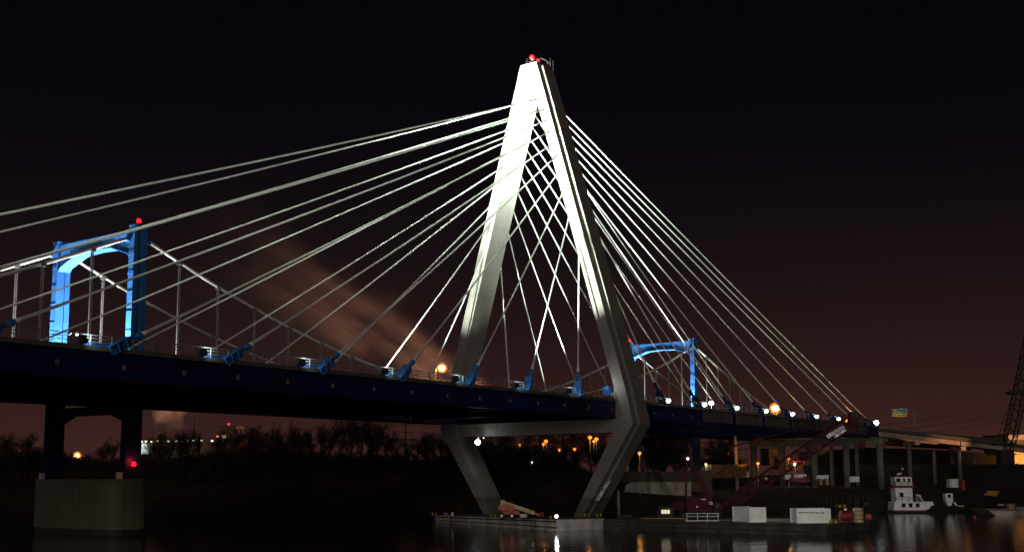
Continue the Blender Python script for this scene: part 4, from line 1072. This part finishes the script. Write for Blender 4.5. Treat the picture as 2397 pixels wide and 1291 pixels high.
m = MB(); m.tube([W_(2335, 1036, -1), W_(2346, 988, -1), W_(2395, 852, -1)], .07, 5); m.build('pendant_line', M_dark, t)
m = MB(); m.bar(W_(2344, 988, -1), W_(2368, 988, -1), .22); m.build('spreader_bar', M_dark, t)
q0 = W_(2352, 1100)
for du in (-1.5, 2):
    m = MB(); a_ = W_(2330, 1088, du); b_ = W_(2386, 1088, du); X = (b_-a_).normalized(); Lx = (b_-a_).length
    m.prism([a_+X*x+Z3*z for x, z in ((.4, -.9), (Lx-.4, -.9), (Lx, -.4), (Lx, .1), (Lx-.5, .5), (.5, .5), (0, .1), (0, -.4))], H2*.9); m.build('crawler_track', M_black, t)

# ------------------------------------------------------------------ buildings
def house(name, label, x0, x1, yt, yb, u, dep, mt, roof=None, peak=None):
    c, s, ax = pblock(x0, x1, yt, yb, u, dep); t = thing(name, label, 'building', (c.x, c.y, c.z-s[2]/2))
    m = MB()
    if peak is None: m.box(c, s, ax)
    else:
        p_ = [PU(x0, yb, u), PU(x1, yb, u), PU(x1, yt, u), PU(peak[0], peak[1], u), PU(x0, yt, u)]; m.prism(p_, H2*dep)
    m.build('wall', mt, t)
    if peak is None:
        m = MB(); m.box(c+Z3*(s[2]/2+.15), (s[0]+.5, s[1]+.5, .3), ax); m.build('roof', roof or M_dark, t)
    else:
        for a_, b_ in (((x0-1, yt+.5), peak), ((x1+1, yt+.5), peak)):
            m = MB(); q = [PU(a_[0], a_[1], u)-H2*.4, PU(b_[0], b_[1], u)-H2*.4]; m.prism([q[0]+Z3*.05, q[1]+Z3*.05, q[1]+Z3*.4, q[0]+Z3*.4], H2*(dep+.8)); m.build('roof', roof or M_dark, t)
    return t
def panes(t, lst, u, ma):
    for x0, x1, y0, y1 in lst:
        m = MB(); pb(m, x0, x1, y0, y1, u-.12, .1); m.build('window', ma, t)
SODL = (1.0, .42, .10)
gb_ = house('shed', 'orange lit gabled shed at the far right below the dark crane', 2363, 2480, 1068, 1090, 372, 18, M_cream, None, (2424, 1046))
lamp('SPOT', 'yard_fill', PU(2440, 1064, 358), 16000, SODL, PU(2405, 1072, 372), 130, .8, .4)  # unseen spots, here and below, added to brighten the building walls
wh1 = house('warehouse', 'flat roofed warehouse wall above the shed at the far right', 2362, 2500, 1016, 1060, 470, 25, M_brick)
m = MB(); pb(m, 2362, 2500, 1017, 1028, 469.8, .15); m.build('pale_band', M_cream, wh1)
lamp('SPOT', 'yard_fill', PU(2405, 1000, 448), 22000, (1, .52, .26), PU(2405, 1022, 470), 90, .8, .4)
wh2 = house('warehouse', 'orange lit warehouse seen between the bridge columns', 1902, 1962, 1056, 1090, 430, 20, M_brick)
panes(wh2, [(1936, 1946, 1066, 1087)], 430, M_cream)
lamp('SPOT', 'yard_fill', PU(1945, 1066, 412), 5000, SODL, PU(1945, 1078, 430), 120, .8, .4)
wh3 = house('office_block', 'dim tan block behind the second bridge column', 1800, 1822, 1050, 1088, 420, 14, M_brick)
lamp('SPOT', 'yard_fill', PU(1812, 1064, 404), 500, SODL, PU(1812, 1074, 420), 120, .8, .4)
wh4 = house('bus_depot', 'low depot with a red light strip behind the bridge columns', 1830, 1898, 1077, 1098, 410, 14, M_brick)
m = MB(); pb(m, 1854, 1876, 1079, 1080.6, 409.8, .1); m.build('light_strip', E_strip, wh4)
panes(wh4, [(1879, 1883, 1077.5, 1080.5), (1892, 1896, 1078, 1080)], 410, E_strip)
lamp('SPOT', 'yard_fill', PU(1858, 1088, 396), 3000, SODL, PU(1862, 1090, 410), 120, .8, .4)
dome = thing('storage_mound', 'low dark rounded roof beyond the fence left of the orange pole', 'building', tuple(PU(1690, 1085, 420)))
m = MB(); m.prism([PU(x, y, 420) for x, y in ((1640, 1090), (1742, 1090), (1734, 1078), (1715, 1073), (1690, 1071), (1665, 1073), (1648, 1079))], H2*30); m.build('roof', M_black, dome)
# far plant on the left with its lit window row
fp_ = house('power_plant', 'long dark power plant with a row of small lit windows at the far left', 318, 530, 1026, 1070, 520, 40, M_brick)
panes(fp_, [(x, x+w_, y, y+3.6) for x, w_, y in ((330, 4, 1031), (339, 5.5, 1030.5), (352, 4, 1031), (367, 3.5, 1029), (379, 3, 1031.5), (391, 5, 1030), (410, 5, 1029.5), (423, 3.5, 1030), (437, 5, 1029.5), (451, 5, 1029), (468, 5.5, 1028.5), (494, 5, 1029), (508, 3, 1028.5))], 520, E_winw)
tw = house('plant_tower', 'dark plant tower block with lit windows and a red beacon on its roof', 514, 552, 998, 1060, 515, 14, M_brick)
panes(tw, [(518.5, 528.5, 1018, 1025.5), (508, 514, 0, 0)][:1]+[(520, 524, 1027.5, 1030)], 515, E_win)
m = MB(); pb(m, 505, 514, 1014, 1036, 516, 8); an = m.build('annex', M_brick, tw); 
m = MB(); pb(m, 506.5, 512.5, 1019, 1022, 515.9, .1); m.build('window', E_sod, an)
beacon(PU(535, 993.5, 520), 'small red beacon on the roof of the dark plant tower at left', .5, 40, .8)
lt = house('loading_bay', 'pale lit loading bay wall at the left end of the power plant', 328, 350, 1037, 1062, 500, 6, M_white)
lamp('SPOT', 'yard_fill', PU(335, 1052, 488), 7000, (.85, 1, .85), PU(337, 1052, 500), 110, .8, .4)  # added spot without a fixture, brightens the loading bay wall
for x in (368, 380):
    q = PU(x, 1040, 535); m = MB(); tp = PU(x, 1010, 535); m.tube([q-Z3*8, tp], [1.0, .8], 10)
    tag(m.build('chimney_stack', M_wallw, None, True), 'thin %s of two pale plant chimneys in front of the steam' % ('left' if x < 370 else 'right'), 'chimney')

# ------------------------------------------------------------------ street lamps and distant lights
def street_lamp(x, y, u, label, ma, r, foot=None, arm=0, e=0, col=SODL, pole_m=None, grp=None, cat='street lamp'):
    """lens at the pixel, at ground distance u; foot: height of the ground under it"""
    p = PU(x, y, u); v = (p-CAM).dot(S2)
    zf = foot if foot is not None else ground(u, v)
    b = p-S2*arm; t = thing('street_lamp', label, cat, (b.x, b.y, zf), grp)
    m = MB(); m.tube([(b.x, b.y, zf), (b.x, b.y, p.z-.3+(0 if arm else .2)), ] , [.17, .10], 8)
    if arm: m.tube([(b.x, b.y, p.z-.35), b+S2*arm*.4+Z3*.25, p+Z3*.28], .07, 6)
    m.build('pole', pole_m or M_steel, t)
    m = MB(); m.box(p+Z3*(r*.9+.06), (r*2.0, r*1.2, .12), (S2, H2, Z3)); m.build('lamp_head', M_dark, t)
    m = MB(); m.ball(p, r, 12, 8, .85); m.build('lens', ma, t, True)
    if ma is E_sodb:
        m = MB(); m.tube([p+H2*r*.2, p+H2*r*.9], [r*1.55, r*.9], 16); m.build('glow_ring', E_ring, t, True)  # glowing ring added behind the globe to give its light an orange rim
    if e: lamp('POINT', 'lamp_light', p-Z3*.2-H2*(r+.15), e, col, rad=.3, parent=t)
    return t
def on_deck(x, y, Y): p = on(x, y, 1, Y); return (p-CAM).dot(H2)
street_lamp(1815, 955, on_deck(1815, 955, -12), 'large glaring orange street lamp on the bridge deck among the right hand cables', E_sodb, .92, 21.7, 0, 1500)
street_lamp(1034, 860, on_deck(1034, 860, 33), 'orange street lamp with a short pole just left of the far pylon leg', E_sodb, .70, 21.2, 1.3, 1500)
street_lamp(180, 782, on_deck(180, 782, 36), 'unlit curved arm street lamp beside the left blue tower', M_white, .22, 21.2, 1.4)
street_lamp(1985, 985, on_deck(1985, 985, -16), 'orange lamp by the red crane boom head at the end of the deck', emit('orange_lens', (1, .16, .03), 7), .60, 21.7, 0, 900, (1, .3, .06))
street_lamp(1665, 943, on_deck(1665, 943, 15), 'white street lamp on the far side of the deck right of the blue tower', emit('warm_white_lens', (1, .93, .80), 20), .66, 21.7, 0, 1200, (1, .93, .8))
street_lamp(180, 1066, 330, 'bright orange lamp above the dark trees between the left pier columns', E_sodb, .85, None, 0, 6000)
G2 = 'small orange lamps glimmering through the trees'
for x, y, r in ((1216, 1041, .42), (1278, 1032, .48), (1272, 1038.5, .36), (1309, 1052, .34), (1345, 1050.5, .40), (1381, 1023, .5), (1396, 1027, .5), (1390, 1032, .36)):
    street_lamp(x, y, 300, 'small orange lamp glimmering through the trees under the crossbeam', E_sod, r*1.1, None, 0, 120, grp=G2)
street_lamp(1497, 1059.5, 268, 'orange lamp just right of the near pylon leg above the pale wall', E_sod, .42, None, 0, 160)
street_lamp(1245, 1081, 275, 'small white lamp low in the dark between the pylon legs', E_white, .30, None, 0, 300, (.9, .95, 1))
street_lamp(900, 1072.5, 310, 'small white lamp in a gap of the trees left of the pylon', E_white, .30, None, 0, 900, (.9, .95, 1))
street_lamp(1037, 1082.5, 290, 'faint orange lamp in the dark trees left of the far pylon leg', E_sod, .24, None, 0, 60)
street_lamp(788, 1085, 290, 'faintest whitish lamp in the dark trees left of the white one', E_win, .26, None)
street_lamp(1774, 1083.5, 330, 'orange lamp right of the leftmost bridge column', E_sod, .48, None, 0, 200)
street_lamp(1845, 1073, 345, 'orange lamp above the red light strip between two bridge columns', E_sod, .6, None, 0, 300)
street_lamp(1860.5, 1085.5, 350, 'small cool white lamp under the red light strip', E_white, .42, None, 0, 300, (.8, 1, .9))
street_lamp(1652, 1085.5, 300, 'small pale lamp above the left end of the board fence', E_win, .34, None, 0, 200, (1, .85, .5))
hm = PU(1720, 1000, 305); q = PU(1724.5, 1086, 305)
t = thing('high_mast', 'tall orange lit mast rising behind the fence into the bridge deck', 'mast', (q.x, q.y, ground(305, 60)))
m = MB(); m.tube([(q.x, q.y, 4), (hm.x, hm.y, hm.z+6)], [.50, .38], 12); m.build('pole', M_tan, t, True)
m = MB(); m.box((hm.x, hm.y, hm.z+6.2), (1.6, 1.6, .3)); m.build('lamp_ring', M_dark, t)
lamp('SPOT', 'yard_fill', PU(1745, 1080, 297), 1300, SODL, PU(1722, 1060, 305), 90, .8, .3)  # two added spots without fixtures brighten the mast and the fence
lamp('SPOT', 'yard_fill', PU(1705, 1070, 290), 220, SODL, PU(1705, 1100, 300), 120, .9, .3)
for y in (1060, 1066):
    q = PU(1705.5, y, 600); tt = thing('mast_light', '%s of two tiny red lights stacked beyond the fence' % ('upper' if y == 1060 else 'lower'), 'lamp', tuple(q))
    m = MB(); m.ball(q, .42, 8, 6); m.build('lens', E_red, tt, True); m = MB(); m.tube([q-Z3*(1.6 if y == 1060 else 10), q-Z3*.4], .12, 6); m.build('stem', M_dark, tt)
# white work flood under the crossbeam
q = on(1118, 1034, 0, -4.2)
t = thing('work_flood', 'glaring white floodlight hanging under the crossbeam beside the far pylon leg', 'floodlight', tuple(q))
m = MB(); m.tube([q+Z3*.5, (q.x, q.y, 16.0)], .06, 6); m.box((q.x+.9, q.y, 15.93), (2.4, .3, .08)); m.build('hanger', M_dark, t)
dF = (CAM-q).normalized(); m = MB(); m.tube([q-dF*.6, q-dF*.1], [.3, .56], 14); m.build('lamp_housing', M_dark, t)
m = MB(); m.ball(q, .52, 14, 8); m.build('lens', E_flood, t, True)
lamp('POINT', 'lamp_light', q+dF*1.6+Z3*.2, 90, (.9, .96, 1), rad=.3, parent=t)
for x in (1119, 1132):
    q = on(x, 1022, 0, -2.6); t = thing('soffit_lamp', '%s of two small lamps on the lower edge of the crossbeam' % ('left' if x == 1119 else 'right'), 'lamp', tuple(q))
    m = MB(); m.ball(q-Z3*.15, .17, 10, 6); m.build('lens', E_win, t, True); m = MB(); m.box(q+Z3*.05, (.4, .4, .12)); m.build('base', M_dark, t)

# ------------------------------------------------------------------ transmission poles
def tpole(x, yt, u, label):
    p = PU(x, yt, u); v = (p-CAM).dot(S2); t = thing('transmission_pole', label, 'power pole', (p.x, p.y, ground(u, v)))
    m = MB(); m.tube([(p.x, p.y, 6), p], [.42, .22], 8); m.build('pole', M_dark, t)
    arms = []
    for k, dz in enumerate((-2.2, -5.2, -8.2)):
        m = MB(); m.bar(p+Z3*dz-S2*3, p+Z3*dz+S2*3, .25); m.build('cross_arm', M_dark, t); arms += [p+Z3*dz-S2*2.9, p+Z3*dz+S2*2.9]
    return t, arms
t1, A1 = tpole(950, 978, 430, 'dark transmission pole with cross arms in the gap left of the pylon')
t2, A2 = tpole(456, 968, 560, 'dark distant transmission pole above the power plant')
t3, A3 = tpole(2560, 900, 520, 'dark transmission pole beyond the right side of the photo')
def wire(a, b, sag, par, r=.045):
    m = MB(); m.tube([a.lerp(b, i/20)-Z3*sag*4*(i/20)*(1-i/20) for i in range(21)], r, 4, False); m.build('power_line', M_dark, par)
for a_, b_ in zip(A1, A2): wire(a_, b_, 6, t1)
for a_, b_ in zip(A1, A3): wire(a_, b_, 12, t1, .06)

# ------------------------------------------------------------------ steam drifting from the plant
def plume(name, label, a, b, r0, r1, dens, nscale, stretch, power=1.0, lo=.40, hi=.72, seedv=0., aniso=.2):
    a = Vector(a); b = Vector(b); L = (b-a).length
    mb = MB(); mb.tube([(L*i/8, 0, 0) for i in range(9)], [(r0+(r1-r0)*i/8)*1.35+r1*.1 for i in range(9)], 20)
    mt = bpy.data.materials.new('steam'); mt.use_nodes = True; n = mt.node_tree; n.nodes.remove(n.nodes['Principled BSDF'])
    vol = n.nodes.new('ShaderNodeVolumePrincipled'); vol.inputs['Color'].default_value = (.92, .88, .84, 1); vol.inputs['Anisotropy'].default_value = aniso
    n.links.new(vol.outputs[0], n.nodes['Material Output'].inputs['Volume'])
    tc = n.nodes.new('ShaderNodeTexCoord'); sx = n.nodes.new('ShaderNodeSeparateXYZ'); n.links.new(tc.outputs['Object'], sx.inputs[0])
    def mth(op, x, y=None, z=None):
        q = n.nodes.new('ShaderNodeMath'); q.operation = op
        for i, v in enumerate((x, y, z)):
            if v is None: continue
            if isinstance(v, (int, float)): q.inputs[i].default_value = v
            else: n.links.new(v, q.inputs[i])
        return q.outputs[0]
    wn = n.nodes.new('ShaderNodeTexNoise'); wn.inputs['Scale'].default_value = 1.1/max(r1, 1); wn.inputs['Detail'].default_value = 3; n.links.new(tc.outputs['Object'], wn.inputs['Vector'])
    ws = n.nodes.new('ShaderNodeSeparateColor'); n.links.new(wn.outputs['Color'], ws.inputs[0])
    fx = mth('DIVIDE', sx.outputs['X'], L)
    wob = mth('MULTIPLY', mth('MINIMUM', mth('MULTIPLY', fx, 3.0), 1.0), r1*1.3)
    yy = mth('ADD', sx.outputs['Y'], mth('MULTIPLY', mth('SUBTRACT', ws.outputs[0], .5), wob))
    zz = mth('ADD', sx.outputs['Z'], mth('MULTIPLY', mth('SUBTRACT', ws.outputs[1], .5), wob))
    rr = mth('MULTIPLY_ADD', fx, r1-r0, r0)
    d2 = mth('ADD', mth('MULTIPLY', yy, yy), mth('MULTIPLY', zz, zz))
    fall = mth('MAXIMUM', mth('SUBTRACT', 1.0, mth('DIVIDE', d2, mth('POWER', rr, 2.0))), 0.0)
    mp = n.nodes.new('ShaderNodeMapping'); mp.inputs['Scale'].default_value = (stretch, 1, 1); mp.inputs['Location'].default_value = (seedv, seedv*.7, 0)
    n.links.new(tc.outputs['Object'], mp.inputs[0])
    no = n.nodes.new('ShaderNodeTexNoise'); no.inputs['Scale'].default_value = nscale; no.inputs['Detail'].default_value = 6; no.inputs['Roughness'].default_value = .58; no.inputs['Distortion'].default_value = 1.2
    n.links.new(mp.outputs[0], no.inputs['Vector'])
    mr = n.nodes.new('ShaderNodeMapRange'); mr.inputs['From Min'].default_value = lo; mr.inputs['From Max'].default_value = hi; n.links.new(no.outputs['Fac'], mr.inputs['Value'])
    fade = mth('MULTIPLY', mth('POWER', mth('MAXIMUM', mth('SUBTRACT', 1.0, fx), 0.0), power), mth('MINIMUM', mth('MULTIPLY', fx, 12.0), 1.0))
    dn = mth('MULTIPLY', mth('MULTIPLY', fall, mr.outputs[0]), mth('MULTIPLY', fade, dens))
    n.links.new(dn, vol.inputs['Density'])
    o = mb.build(name, mt); o.matrix_world = frame(a, b); o['kind'] = 'stuff'
    return tag(o, label, 'steam')
US = 620
plume('steam_plume', 'long streaky orange lit steam plume slanting up behind the stay cables', PU(1178, 955, US), PU(430, 500, US+30), 5, 46, .060, .062, .15, 1.9, .43, .68, 3)
plume('steam_bank', 'broad faint bank of lit steam low behind the deck left of the pylon', PU(1120, 935, US+70), PU(520, 760, US+90), 22, 55, .020, .05, .2, 1.1, .42, .72, 9)
plume('steam_column', 'curling steam column rising from the power plant under the bridge deck', PU(374, 1048, 560), PU(404, 940, 560), 3.5, 11, .30, .16, .6, .3, .38, .60, 1)
plume('steam_wisp', 'faint steam wisp beside the left blue pier column', PU(300, 1016, 590), PU(258, 955, 590), 5, 16, .035, .08, .5, .4, .36, .66, 5)
def steam_fill_spot(p, e, col): lamp('SPOT', 'steam_fill', p, e, col, p+Vector((-.25, -.1, 1))*50, 165, .6, 3)  # unseen upward spot added below the steam to light it
steam_fill_spot(PU(1130, 1050, US-20), 3.4e5, (1.0, .42, .24))
steam_fill_spot(PU(960, 1050, US-30), 3.4e5, (1.0, .42, .24))
steam_fill_spot(PU(760, 1050, US-20), 2.6e5, (1.0, .42, .24))
steam_fill_spot(PU(400, 1020, 542), 5.5e4, (1.0, .45, .24))
